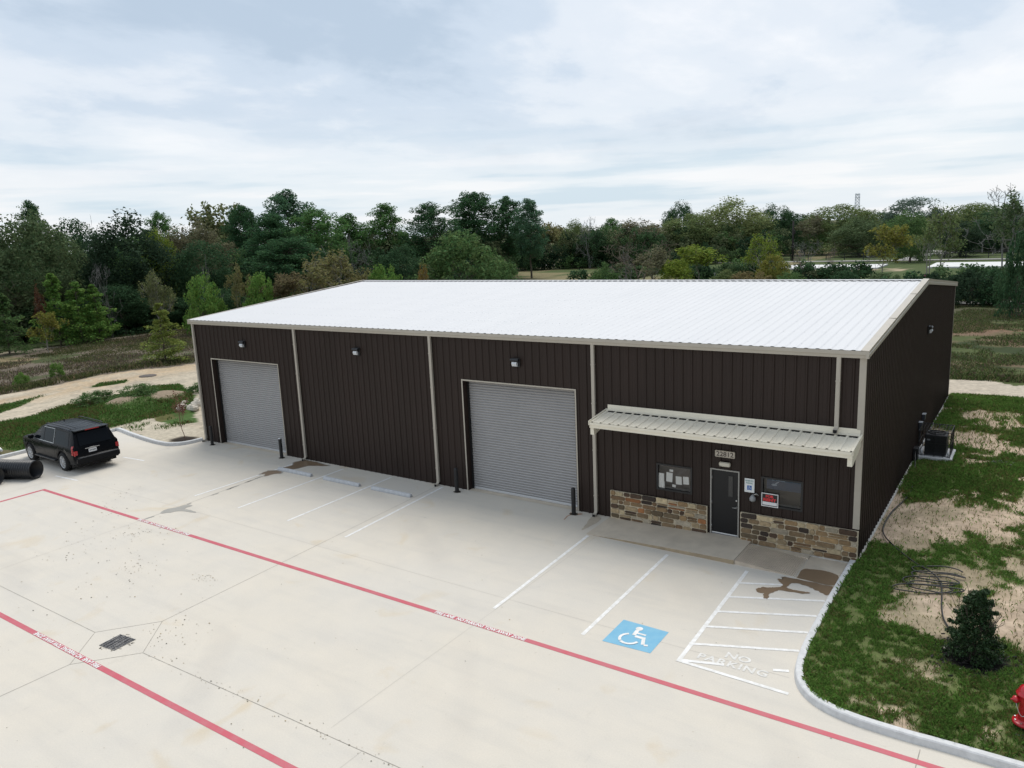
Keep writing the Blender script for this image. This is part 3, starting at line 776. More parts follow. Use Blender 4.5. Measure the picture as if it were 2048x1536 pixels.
def corner_trims():
    for x0, y0, sx, sy, z0 in ((L_, 0, 1, -1, 1.02), (0, 0, -1, -1, 0.0), (L_, D_, 1, 1, 0.06), (0, D_, -1, 1, 0.0)):
        b = MB(); e = 0.038
        pts = [(x0-sx*0.13, y0+sy*e), (x0+sx*e, y0+sy*e), (x0+sx*e, y0-sy*0.03), (x0+sx*0.031, y0-sy*0.03), (x0+sx*0.031, y0+sy*0.031), (x0-sx*0.13, y0+sy*0.031)]
        b.prism(pts if sx*sy < 0 else pts[::-1], z0, 5.88); b.build('corner_trim', M['trim'], BLD)
corner_trims()

def downspout(x, z0, elbow=True, y=-0.036):
    b = MB(); w, d = 0.055, 0.085
    def sec(cx, cy, cz, nx=1.0, tilt=0.0):
        c, s_ = cos(tilt), sin(tilt); out = []
        for a, e in ((-w, -d/2), (-w*0.4, -d/2-0.008), (w*0.4, -d/2-0.008), (w, -d/2), (w, d/2), (-w, d/2)): out.append((cx+a, cy+e*c, cz+e*s_))
        return out
    rows = [sec(x, y-d/2-0.004, 5.87), sec(x, y-d/2-0.004, z0+0.17)]
    if elbow:
        rows += [sec(x, y-d/2-0.02, z0+0.12, tilt=0.4), sec(x, y-d/2-0.07, z0+0.075, tilt=1.0), sec(x, y-d/2-0.20, z0+0.045, tilt=1.25)]
    n = 6
    for r in rows: b.v.extend(r)
    for i in range(len(rows)-1):
        for k in range(n): b.face([i*n+k, i*n+(k+1) % n, (i+1)*n+(k+1) % n, (i+1)*n+k])
    o = b.build('downspout', M['trim'], BLD)
    b = MB(); e = rows[-1]; cx = sum(p[0] for p in e)/6; cy = sum(p[1] for p in e)/6; cz = sum(p[2] for p in e)/6
    b.v.extend([(cx+(p[0]-cx)*0.86, cy+(p[1]-cy)*0.86-(0.002 if elbow else 0), cz+(p[2]-cz)*0.86-0.002) for p in e]); b.face(range(6)); b.build('outlet', M['dark'], o)
    for z in (5.2, 3.9, 2.3, 0.7):
        if z > z0+0.3: b = MB(); b.box(x-0.062, x+0.062, y-d-0.017, y+0.002, z-0.02, z+0.02); b.build('strap', M['trim'], o)
for x in (0.13, 7.47, 15.12, 22.06): downspout(x, 0.0)
downspout(29.62, 3.78)

def roller_door(o, name_seed):
    x0, x1, z0, z1 = o; y = 0.27; b = MB()
    prof = []; p = 0.098; z = 0.10
    while z < z1+0.02:
        for t, d in ((0.0, 0.004), (0.10, -0.004), (0.30, -0.022), (0.52, -0.028), (0.74, -0.022), (0.92, -0.004)): prof.append((z+t*p, d))
        z += p
    n = len(prof)
    for x in (x0+0.02, x1-0.02): b.v.extend([(x, y+d, zz) for zz, d in prof])
    for i in range(n-1): b.face([i, n+i, n+i+1, i+1])
    d = b.build('roller_door', M['door_steel'], BLD)
    b = MB(); b.bbox(x0+0.03, x1-0.03, y-0.035, y+0.03, 0.012, 0.10, 0.008); b.build('bottom_bar', M['alu'], d)
    b = MB()                                    # jambs and head of the recess
    b.box(x0-0.02, x0+0.02, -0.030, 0.34, 0.0, z1+0.02); b.box(x1-0.02, x1+0.02, -0.030, 0.34, 0.0, z1+0.02); b.box(x0+0.02, x1-0.02, -0.030, 0.34, z1-0.02, z1+0.02)
    b.build('door_jamb', M['wall'], d)
    b = MB(); e = 0.036                         # pale edge trim round the opening
    b.box(x0-0.045, x0+0.008, -e, -0.031, 0.0, z1+0.045); b.box(x1-0.008, x1+0.045, -e, -0.031, 0.0, z1+0.045); b.box(x0+0.008, x1-0.008, -e, -0.031, z1-0.008, z1+0.045)
    b.build('door_trim', M['trim'], d)
    for xa in (x1-0.10, x0+0.02): b = MB(); b.box(xa, xa+0.08, 0.205, 0.235, 0.0, z1-0.02); b.build('guide_rail', M['dark'], d)
    b = MB(); b.quad((x0, -0.02, 0.006), (x1, -0.02, 0.006), (x1, 0.4, 0.006), (x0, 0.4, 0.006)); b.build('threshold', M['walk'], d)
roller_door(DOOR1, 1); roller_door(DOOR2, 2)

# ---- stone wainscot: single stones laid in courses on a mortar bed
def stone_panel(x0, x1, z1, seed):
    rnd = random.Random(seed); zb = 0.02
    b = MB(); b.box(x0, x1, -0.105, -0.031, zb, z1-0.02); mo = b.build('stone_wainscot', M['mortar'], BLD)
    b = MB(); pal = [(0.25, 0.165, 0.085), (0.17, 0.105, 0.055), (0.36, 0.27, 0.16), (0.085, 0.052, 0.032), (0.045, 0.032, 0.024), (0.46, 0.37, 0.23), (0.21, 0.145, 0.08), (0.32, 0.21, 0.105), (0.13, 0.095, 0.055), (0.36, 0.31, 0.23), (0.30, 0.13, 0.05)]
    wts = [5, 5, 4, 4, 3, 3, 4, 3, 3, 2, 0.5]
    z = zb+0.025; rows = 6; hs = [rnd.uniform(0.115, 0.155) for _ in range(rows)]; k = (z1-0.012-z)/sum(hs); hs = [h*k for h in hs]
    for r, h in enumerate(hs):
        x = x0+0.012
        while x < x1-0.03:
            w = rnd.choice((0.18, 0.24, 0.30, 0.38, 0.46, 0.54))*rnd.uniform(0.85, 1.15)
            if x1-(x+w) < 0.16: w = x1-0.012-x
            def stone(xa, xb, za, zb_):
                g = 0.0125; c = rnd.choices(pal, wts)[0]; kk = rnd.uniform(0.8, 1.25); c = tuple(max(0.02, q*kk) for q in c); b.cur = c
                j = lambda s_=0.009: rnd.uniform(-s_, s_)
                d = rnd.uniform(0.125, 0.15); ch = min(0.022, (zb_-za)*0.2)
                out = [(xa+g+j(), za+g+j()), (xb-g+j(), za+g+j()), (xb-g+j(), zb_-g+j()), (xa+g+j(), zb_-g+j())]
                # eight-sided rounded outline
                P = []
                for i in range(4):
                    p, q = out[i], out[(i+1) % 4]; l = math.hypot(q[0]-p[0], q[1]-p[1]); t = min(0.3, 0.028/l)
                    P += [(p[0]+(q[0]-p[0])*t, p[1]+(q[1]-p[1])*t), (q[0]+(p[0]-q[0])*t, q[1]+(p[1]-q[1])*t)]
                cx = sum(p[0] for p in P)/8; cz = sum(p[1] for p in P)/8; n = len(b.v)
                for sc, y in ((1.0, -0.104), (1.0, -d+0.012), (0.90, -d)): b.v.extend([(cx+(p[0]-cx)*sc, y+ (j(0.004) if sc < 1 else 0), cz+(p[1]-cz)*sc) for p in P])
                for lv in (0, 8):
                    for i in range(8): b.face([n+lv+i, n+lv+(i+1) % 8, n+lv+8+(i+1) % 8, n+lv+8+i])
                b.face([n+16+i for i in range(8)])
            top = z+h
            if r == rows-1: top += rnd.uniform(-0.015, 0.03)
            if w > 0.28 and h > 0.12 and rnd.random() < 0.16:
                stone(x, x+w, z, z+h*0.48); stone(x, x+w, z+h*0.48, top)
            else: stone(x, x+w, z, top)
            x += w
        z += h
    b.build('field_stone', M['stone'], mo)
stone_panel(22.62, 25.955, 1.00, 12); stone_panel(26.995, L_+0.035, 1.00, 5)

def entrance():
    x0, x1, z0, z1 = MAND
    b = MB(); b.box(x0+0.045, x1-0.045, 0.02, 0.065, z0+0.05, z1-0.05); d = b.build('entry_door', M['darkdoor'], BLD)
    fm = mat('grey door frame', (0.36, 0.345, 0.315), rough=0.45)
    b = MB(); b.box(x0+0.010, x0+0.045, -0.045, 0.10, z0, z1); b.box(x1-0.045, x1-0.010, -0.045, 0.10, z0, z1); b.box(x0+0.045, x1-0.045, -0.045, 0.10, z1-0.035, z1); b.build('door_frame', fm, d)
    b = MB(); b.box(x0+0.045, x1-0.045, -0.03, 0.05, z0+0.0, z0+0.028); b.build('door_sill', M['alu'], d)
    b = MB(); b.box(x0+0.05, x1-0.05, 0.008, 0.019, z0+0.052, z0+0.085); b.build('door_sweep', mat('pale sweep', (0.75, 0.75, 0.74), rough=0.4), d)
    b = MB(); b.box(26.58, 26.71, 0.013, 0.0195, 1.38, 2.02); b.build('glass_pane', mat('door glass', (0.035, 0.036, 0.036), rough=0.08), d)
    b = MB(); b.box(26.565, 26.58, 0.008, 0.0195, 1.365, 2.035); b.box(26.71, 26.725, 0.008, 0.0195, 1.365, 2.035); b.box(26.58, 26.71, 0.008, 0.0195, 1.365, 1.38); b.box(26.58, 26.71, 0.008, 0.0195, 2.02, 2.035); b.build('glass_bead', M['black'], d)
    b = MB(); Mx = Matrix.Translation((26.835, 0.02, 1.05)) @ Matrix.Rotation(radians(90), 4, 'X')
    b.lathe([(0.034, 0), (0.034, 0.008), (0.012, 0.014), (0.011, 0.055)], 14, Mx); b.tube([(26.835, -0.033, 1.05), (26.80, -0.036, 1.052), (26.72, -0.034, 1.046)], [0.011, 0.011, 0.009], 8); b.build('door_handle', M['steel'], d)
    b = MB(); Mx = Matrix.Translation((26.835, 0.02, 1.27)) @ Matrix.Rotation(radians(90), 4, 'X'); b.lathe([(0.031, 0), (0.031, 0.012), (0.020, 0.022)], 14, Mx); b.build('deadbolt', M['steel'], d)
    for z in (0.35, 1.12, 1.92):
        b = MB(); b.tube([(x0+0.048, -0.005, z-0.055), (x0+0.048, -0.005, z+0.055)], 0.011, 8); b.build('hinge', M['steel'], d)
    # windows with a shallow lit recess of the office behind
    gl = bpy.data.materials.new('window glass'); gl.use_nodes = True; nt = gl.node_tree; nt.nodes.clear(); N = nt.nodes.new; LK = nt.links.new
    o = N('ShaderNodeOutputMaterial'); mx = N('ShaderNodeMixShader'); tr = N('ShaderNodeBsdfTransparent'); tr.inputs[0].default_value = (0.93, 0.94, 0.94, 1); g = N('ShaderNodeBsdfGlossy'); g.inputs['Roughness'].default_value = 0.02; fr = N('ShaderNodeFresnel'); fr.inputs[0].default_value = 1.6
    LK(fr.outputs[0], mx.inputs[0]); LK(tr.outputs[0], mx.inputs[1]); LK(g.outputs[0], mx.inputs[2]); LK(mx.outputs[0], o.inputs[0])
    room = mat('office wall', (0.20, 0.165, 0.135), rough=0.8); sillm = mat('window board', (0.42, 0.40, 0.38), rough=0.6)
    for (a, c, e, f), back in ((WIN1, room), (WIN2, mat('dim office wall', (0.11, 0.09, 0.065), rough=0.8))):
        b = MB(); b.box(a-0.045, a+0.012, -0.038, 0.06, e-0.045, f+0.045); b.box(c-0.012, c+0.045, -0.038, 0.06, e-0.045, f+0.045); b.box(a+0.012, c-0.012, -0.038, 0.06, f-0.012, f+0.045); b.box(a+0.012, c-0.012, -0.038, 0.06, e-0.045, e+0.012)
        w = b.build('window', M['black'], BLD)
        b = MB(); b.quad((a+0.01, 0.02, e+0.01), (c-0.01, 0.02, e+0.01), (c-0.01, 0.02, f-0.01), (a+0.01, 0.02, f-0.01)); b.build('glass_pane', gl, w)
        b = MB(); b.quad((a-0.3, 0.5, e-0.4), (c+0.3, 0.5, e-0.4), (c+0.3, 0.5, f+0.4), (a-0.3, 0.5, f+0.4)); b.quad((a-0.3, 0.061, e-0.4), (a-0.3, 0.5, e-0.4), (a-0.3, 0.5, f+0.4), (a-0.3, 0.061, f+0.4)); b.quad((c+0.3, 0.061, e-0.4), (c+0.3, 0.5, e-0.4), (c+0.3, 0.5, f+0.4), (c+0.3, 0.061, f+0.4)); b.quad((a-0.3, 0.061, f+0.4), (c+0.3, 0.061, f+0.4), (c+0.3, 0.5, f+0.4), (a-0.3, 0.5, f+0.4)); b.build('office_backing', back, w)
        b = MB(); b.box(a-0.02, c+0.02, 0.061, 0.20, e-0.03, e+0.018); b.build('window_sill', sillm, w)
    x = WIN2; b = MB(); b.box(x[0]+0.09, x[1]-0.005, 0.075, 0.08, 1.79, 2.13); p = b.build('painted_reflection', mat('blue poster', (0.012, 0.035, 0.085), rough=0.4, var=0.3, vscale=3), None)  # blue reflection in the pane, painted on a panel behind the glass
    tag(p, 'blue panel painted as a window reflection with a pale emblem above the for rent sign', 'painted_reflection')
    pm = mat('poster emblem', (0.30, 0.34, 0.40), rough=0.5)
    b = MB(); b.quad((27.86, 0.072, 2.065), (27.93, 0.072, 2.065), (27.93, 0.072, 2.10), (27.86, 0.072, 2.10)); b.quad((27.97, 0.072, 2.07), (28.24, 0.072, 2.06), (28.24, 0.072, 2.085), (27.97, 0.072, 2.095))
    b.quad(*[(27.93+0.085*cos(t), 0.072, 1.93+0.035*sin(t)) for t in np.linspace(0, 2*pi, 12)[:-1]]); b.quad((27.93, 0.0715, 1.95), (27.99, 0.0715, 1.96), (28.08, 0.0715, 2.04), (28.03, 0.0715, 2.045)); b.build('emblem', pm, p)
    paper = mat('paper sheet', (0.86, 0.85, 0.82), rough=0.7)
    rnd = random.Random(2)
    for px, pz, w, h, a, lab in ((24.385, 1.665, 0.20, 0.27, 0.0, 'upper sheet of paper in the window corner, above another sheet'), (24.40, 1.405, 0.20, 0.25, 0.0, 'lower sheet of paper in the bottom corner of the paper-hung window'),
                            (24.665, 1.70, 0.21, 0.31, 0.05, 'longest sheet of paper taped in the window, with a card above it'), (24.98, 1.635, 0.20, 0.265, -0.02, 'sheet of paper with a small red mark in the window'),
                            (25.22, 1.665, 0.19, 0.25, -0.06, 'sheet of paper nearest the door side of the paper-hung window'), (24.73, 1.925, 0.12, 0.075, 0.0, 'small pale card taped over the longest sheet in the window'), (24.82, 1.435, 0.12, 0.085, 0.1, 'small pale card taped low in the middle of the window')):
        b = MB(); Mx = Matrix.Translation((px, 0.026, pz)) @ Matrix.Rotation(a, 4, 'Y'); b.box(-w/2, w/2, -0.001, 0.001, -h/2, h/2, Mx); tag(b.build('paper_notice', paper), lab, 'paper', 'papers taped in the window')
    # address plate, porch lamp
    b = MB(); b.bbox(26.175, 26.79, -0.052, -0.034, 2.605, 2.815, 0.02); s = b.build('address_sign', mat('beige plate', (0.56, 0.51, 0.43), rough=0.5)); tag(s, 'beige address plate reading 22812 above the entry door', 'sign')
    text_obj('numerals', '22812', 0.2, mat('brown numerals', (0.075, 0.055, 0.045), rough=0.5), (26.483, -0.0545, 2.71), (pi/2, 0, 0), bold=0.004, fit=(0.53, 0.15), parent=s)
    b = MB(); b.bbox(26.315, 26.665, -0.125, -0.034, 2.325, 2.48, 0.035); tag(b.build('porch_lamp', mat('cream lamp lens', (0.66, 0.62, 0.52), rough=0.35)), 'cream rounded porch lamp fixed between the address plate and the entry door', 'lamp')
    # reserved parking sign
    b = MB(); b.bbox(27.09, 27.385, -0.046, -0.036, 1.625, 2.055, 0.004); s = b.build('reserved_parking_sign', mat('sign white', (0.78, 0.80, 0.80), rough=0.4)); tag(s, 'white reserved parking sign with a blue wheelchair symbol beside the entry door', 'sign')
    gm = mat('sign green', (0.05, 0.24, 0.24), rough=0.5); bm = mat('sign blue', (0.015, 0.12, 0.42), rough=0.4)
    text_obj('lettering', 'RESERVED', 0.06, gm, (27.2375, -0.0485, 1.985), (pi/2, 0, 0), bold=0.001, fit=(0.235, 0.048), parent=s); text_obj('lettering', 'PARKING', 0.06, gm, (27.2375, -0.0485, 1.915), (pi/2, 0, 0), bold=0.001, fit=(0.20, 0.048), parent=s)
    b = MB(); b.box(27.17, 27.305, -0.048, -0.0462, 1.70, 1.84); b.build('symbol_panel', bm, s); b = MB(); wheelchair(b, (0, 0), 0.115, 0, T=lambda x, y: (27.237+x, -0.0495, 1.772+y)); b.build('wheelchair_symbol', M['white_paint'], s)
    # for rent sign
    b = MB(); b.box(27.60, 28.09, -0.052, -0.044, 1.275, 1.685); s = b.build('for_rent_sign', mat('rent sign white', (0.80, 0.80, 0.80), rough=0.4)); tag(s, 'red, black and white for rent sign on the window corner', 'sign')
    b = MB(); b.box(27.622, 28.068, -0.0545, -0.0522, 1.30, 1.66); b.build('black_panel', mat('sign black', (0.012, 0.012, 0.012), rough=0.4), s)
    b = MB(); b.box(27.635, 28.055, -0.0565, -0.0547, 1.325, 1.42); b.build('write_in_panel', mat('sign panel', (0.78, 0.78, 0.79), rough=0.4), s)
    rm = mat('sign red', (0.66, 0.035, 0.04), rough=0.5)
    text_obj('lettering', 'FOR', 0.1, rm, (27.845, -0.0570, 1.593), (pi/2, 0, 0), bold=0.006, fit=(0.24, 0.092), parent=s); text_obj('lettering', 'RENT', 0.1, rm, (27.845, -0.0570, 1.485), (pi/2, 0, 0), bold=0.006, fit=(0.38, 0.092), parent=s)
    # bib tap with a clear cover
    b = MB(); b.bbox(27.42, 27.47, -0.09, -0.03, 1.585, 1.63, 0.008); b.tube([(27.445, -0.08, 1.62), (27.445, -0.13, 1.64), (27.40, -0.15, 1.60)], 0.012, 8); b.tube([(27.445, -0.10, 1.66), (27.51, -0.10, 1.60), (27.53, -0.10, 1.585)], 0.008, 6); t = b.build('wall_tap', M['steel']); tag(t, 'small metal wall tap with a hanging plastic cover below the reserved parking sign', 'tap')
    b = MB(); Mx = Matrix.Translation((27.36, -0.12, 1.47)); b.lathe([(0.02, 0.13), (0.055, 0.09), (0.095, 0.02), (0.09, -0.05), (0.04, -0.085)], 12, Mx); b.build('plastic_cover', mat('cloudy plastic', (0.30, 0.31, 0.32), rough=0.35), t)
entrance()

def stoop():
    b = MB(); y0, y1 = -1.70, -0.02
    tops = [(22.55, 0.004), (23.2, 0.03), (24.0, 0.065), (25.2, 0.098), (27.34, 0.13)]
    for (xa, za), (xb, zb) in zip(tops[:-1], tops[1:]):
        b.quad((xa, y0, za), (xb, y0, zb), (xb, y1, zb), (xa, y1, za)); b.quad((xa, y0, -0.02), (xb, y0, -0.02), (xb, y0, zb), (xa, y0, za))
    b.quad((27.34, y0, -0.02), (27.34, y1, -0.02), (27.34, y1, 0.13), (27.34, y0, 0.13))
    b.build('sidewalk', M['walk'], kind='structure')
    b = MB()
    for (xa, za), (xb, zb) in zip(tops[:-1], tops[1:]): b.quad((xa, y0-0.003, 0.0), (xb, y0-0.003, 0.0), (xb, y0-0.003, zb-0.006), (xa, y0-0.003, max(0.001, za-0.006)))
    b.build('sidewalk_edge_strip', mat('shaded slab edge', (0.38, 0.30, 0.20), rough=0.9, var=0.25, vscale=3), kind='structure')  # front face browner and darker than the top, shade put into its colour
    b = MB(); xa, xb = 27.355, 29.05; n = 31; za, zb = 0.128, 0.006           # grooved ramp falling towards the lawn
    P = []
    for i in range(n):
        x = xa+(xb-xa)*i/n; w = (xb-xa)/n; z = za+(zb-za)*i/n
        P += [(x, z), (x+w*0.55, z), (x+w*0.60, z-0.014), (x+w*0.95, z-0.014)]
    P.append((xb, zb))
    for (x0, z0), (x1, z1) in zip(P[:-1], P[1:]): b.quad((x0, y0+0.02, z0), (x1, y0+0.02, z1), (x1, -0.35, z1), (x0, -0.35, z0)); b.quad((x0, y0+0.02, -0.02), (x1, y0+0.02, -0.02), (x1, y0+0.02, z1), (x0, y0+0.02, z0))
    b.build('sidewalk_ramp', mat('ramp concrete', (0.54, 0.46, 0.365), rough=0.85, var=0.15, vscale=2), kind='structure')
    b = MB(); b.box(27.355, 29.05, -0.35, -0.02, -0.02, 0.035); b.box(29.065, 30.06, -1.75, -0.02, -0.02, 0.0095); b.build('sidewalk_slab', M['walk'], kind='structure')
    b = MB(); b.box(22.55, L_+0.05, -0.03, 0.3, -0.05, 0.05) if False else None
stoop()
b = MB(); b.box(L_-0.03, L_+0.075, 0.06, D_+0.07, -0.1, 0.095); b.box(26.96, L_+0.03, -0.125, -0.02, -0.05, 0.045); b.build('foundation', mat('foundation edge', (0.50, 0.49, 0.46), rough=0.85, var=0.2, vscale=6), BLD)

def canopy():
    x0, x1, yf, zf, zw = 22.5, 30.28, -1.20, 3.575, 3.755
    b = MB(); P = rib_profile(x0, x1, 22.62)
    n = len(P)
    for y, z in ((-0.03, zw-0.035), (yf-0.05, zf)): b.v.extend([(u, y, z+d) for u, d in P])
    for i in range(n-1): b.face([i, n+i, n+i+1, i+1])
    c = b.build('canopy', M['canopy'], BLD)
    b = MB(); b.box(x0+0.01, x1-0.01, yf-0.02, yf+0.05, zf-0.19, zf-0.012); b.box(x0+0.01, x1-0.01, yf-0.055, yf-0.021, zf-0.085, zf-0.008); b.box(x0+0.02, x1-0.02, yf+0.0505, yf+0.10, zf-0.19, zf-0.155); b.build('canopy_fascia', M['canopy'], c)
    for xx in (x0+0.02, x1-0.14):
        b = MB(); b.prism([(yf+0.02, zf-0.20), (yf+0.02, zf-0.42), (yf+0.16, zf-0.42), (-0.05, zf-0.30+0.16), (-0.05, zf-0.02+0.12), (yf+0.10, zf-0.03)], xx, xx+0.12, Matrix(((0, 0, 1, 0), (1, 0, 0, 0), (0, 1, 0, 0), (0, 0, 0, 1)))); b.build('bracket', M['canopy'], c)
    for xx in (x0-0.012, x1-0.02):              # end trims over the sheet edges
        b = MB(); b.prism([(yf-0.055, zf-0.10), (yf-0.055, zf+0.036), (-0.032, zw+0.005), (-0.032, zw-0.11)], xx, xx+0.032, Matrix(((0, 0, 1, 0), (1, 0, 0, 0), (0, 1, 0, 0), (0, 0, 0, 1)))); b.build('canopy_end_trim', M['canopy'], c)
    b = MB(); sl = (zf-zw)/(yf)                 # wall flashing lying on the ribs
    b.prism([(-0.033, zw+0.14), (-0.033, zw+0.005), (-0.20, zw-0.022), (-0.20, zw-0.016), (-0.042, zw+0.012), (-0.037, zw+0.14)], x0+0.05, x1-0.05, Matrix(((0, 0, 1, 0), (1, 0, 0, 0), (0, 1, 0, 0), (0, 0, 0, 1)))); b.build('canopy_flashing', M['canopy'], c)
    b = MB(); k = 0
    while 22.62+0.305*k < x1-0.1:
        xa = 22.62+0.305*k+0.05; xb = min(xa+0.205, x1-0.05); b.box(xa, xb, -0.245, -0.19, zw-0.062, zw-0.0375); k += 1
    b.build('gap_shade_strip', M['dark'], c)  # black boxes stand in for the shade in gaps under the flashing
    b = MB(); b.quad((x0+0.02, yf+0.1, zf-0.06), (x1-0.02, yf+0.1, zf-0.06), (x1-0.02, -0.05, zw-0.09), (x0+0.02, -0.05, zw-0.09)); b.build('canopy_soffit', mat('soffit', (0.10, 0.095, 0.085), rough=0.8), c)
canopy()

def wall_pack(loc, rz, label):
    e = empty('wall_light', loc, label, 'lamp', 'wall lights on the warehouse', rz)
    b = MB(); b.bbox(-0.17, 0.17, -0.06, 0.0, -0.16, 0.16, 0.015); b.prism([(-0.06, 0.15), (-0.06, 0.02), (-0.15, 0.055), (-0.17, 0.10), (-0.13, 0.15)], -0.165, 0.165, Matrix(((0, 0, 1, 0), (1, 0, 0, 0), (0, 1, 0, 0), (0, 0, 0, 1)))); b.build('housing', M['black'], e)
    b = MB(); b.prism([(-0.061, -0.13), (-0.13, -0.12), (-0.17, -0.03), (-0.14, 0.03), (-0.061, 0.0)], -0.10, 0.10, Matrix(((0, 0, 1, 0), (1, 0, 0, 0), (0, 1, 0, 0), (0, 0, 0, 1)))); b.build('lens', mat('prismatic lens', (0.62, 0.64, 0.66), rough=0.25, spec=0.7), e)
wall_pack((3.85, -0.032, 5.04), 0, 'black wall light with a pale lens above the farther roller door')
wall_pack((11.2, -0.032, 5.07), 0, 'black wall light with a pale lens on the plain bay between the roller doors')
wall_pack((19.0, -0.032, 5.08), 0, 'black wall light with a pale lens above the nearer roller door')
wall_pack((L_+0.032, 13.1, 4.95), pi/2, 'black wall light with a pale lens high on the dark gable wall')

# ------------------------------------------------------------------ things on the slab
def bollards():
    for i, (x, y, lab) in enumerate(((1.10, -0.42, 'black steel bollard against the dark wall on the far side of the farther roller door'), (6.19, -0.38, 'black steel bollard between the farther roller door and the water-stained downspout'),
                         (16.27, -0.38, 'black steel bollard between the dry downspout and the nearer roller door'), (21.34, -0.36, 'black steel bollard with rust run-off at its foot by the nearer roller door'))):
        e = empty('bollard', (x, y, 0.0), lab, 'bollard', 'black bollards guarding the roller doors')
        b = MB(); b.lathe([(0.075, 0.0), (0.075, 0.90)], 20, cap=False); b.build('post', M['black'], e)
        b = MB(); b.lathe([(0.076, 0.899), (0.068, 0.93), (0.045, 0.945), (0.0, 0.950)], 20, cap=False); b.build('cap', M['alu'] if i == 1 else M['black'], e)
        b = MB(); b.quad(*[(0.15*cos(t)*(1+0.15*sin(3*t+i)), 0.13*sin(t), 0.0095) for t in np.linspace(0, 2*pi, 17)[:-1]]); b.build('base_sealant', mat('sealant', (0.06, 0.045, 0.03), rough=0.9), e)
bollards()

def wheel_stops():
    for x0, x1, lab in ((7.56, 9.63, 'concrete wheel stop beside the brown puddle'), (10.38, 12.41, 'concrete wheel stop in the middle of the three bays'), (13.08, 15.10, 'concrete wheel stop nearest the dry downspout')):
        b = MB(); y = -1.66; l = x1-x0; sec = [(-0.085, 0.0), (0.085, 0.0), (0.080, 0.05), (0.038, 0.125), (-0.038, 0.125), (-0.080, 0.05)]
        xs = [0, 0.03, l-0.03, l]; sc = [0.86, 1, 1, 0.86]
        for x, s in zip(xs, sc): b.v.extend([(x, q*s, z*(s if z else 1)) for q, z in sec])
        for i in range(3):
            for k in range(6): b.face([i*6+k, i*6+(k+1) % 6, (i+1)*6+(k+1) % 6, (i+1)*6+k])
        b.face(range(5, -1, -1)); b.face(range(18, 24))
        o = b.build('wheel_stop', M['wheelstop'], loc=(x0, y, 0.006)); tag(o, lab, 'wheel stop', 'concrete wheel stops in front of the plain wall')
wheel_stops()

def drain():
    e = empty('drain_grate', (15.74, -13.29, 0.0), 'rusty iron drain grate set in the slab between the red fire lanes', 'drain grate', rz=0.10)
    b = MB(); b.quad((-0.29, -0.29, 0.004), (0.29, -0.29, 0.004), (0.29, 0.29, 0.004), (-0.29, 0.29, 0.004)); b.build('pit', M['dark'], e)
    im = mat('worn iron', (0.07, 0.072, 0.08), rough=0.7, var=0.8, vscale=9, col2=(0.26, 0.25, 0.24))
    b = MB()
    for i in range(12):
        y = -0.27+i*0.049; b.box(-0.28, 0.28, y-0.011, y+0.011, 0.006, 0.016)
    for x in (-0.285, -0.095, 0.095, 0.285): b.box(x-0.012, x+0.012, -0.29, 0.29, 0.0055, 0.0152)
    b.build('grate_bars', im, e)
    e2 = b = MB(); rnd = random.Random(4)
    for k in range(46):
        a = rnd.uniform(0, 2*pi); r = rnd.uniform(0.27, 0.42); x, y = r*cos(a), r*sin(a)*0.95; s = rnd.uniform(0.012, 0.045)
        b.quad(*[(x+s*cos(t)*rnd.uniform(.6, 1.2), y+s*0.6*sin(t)*rnd.uniform(.6, 1.2), 0.0051) for t in np.linspace(0, 2*pi, 7)[:-1]])
    b.build('silt', mat('silt', (0.36, 0.33, 0.28), rough=0.95), e)['kind'] = 'stuff'
drain()

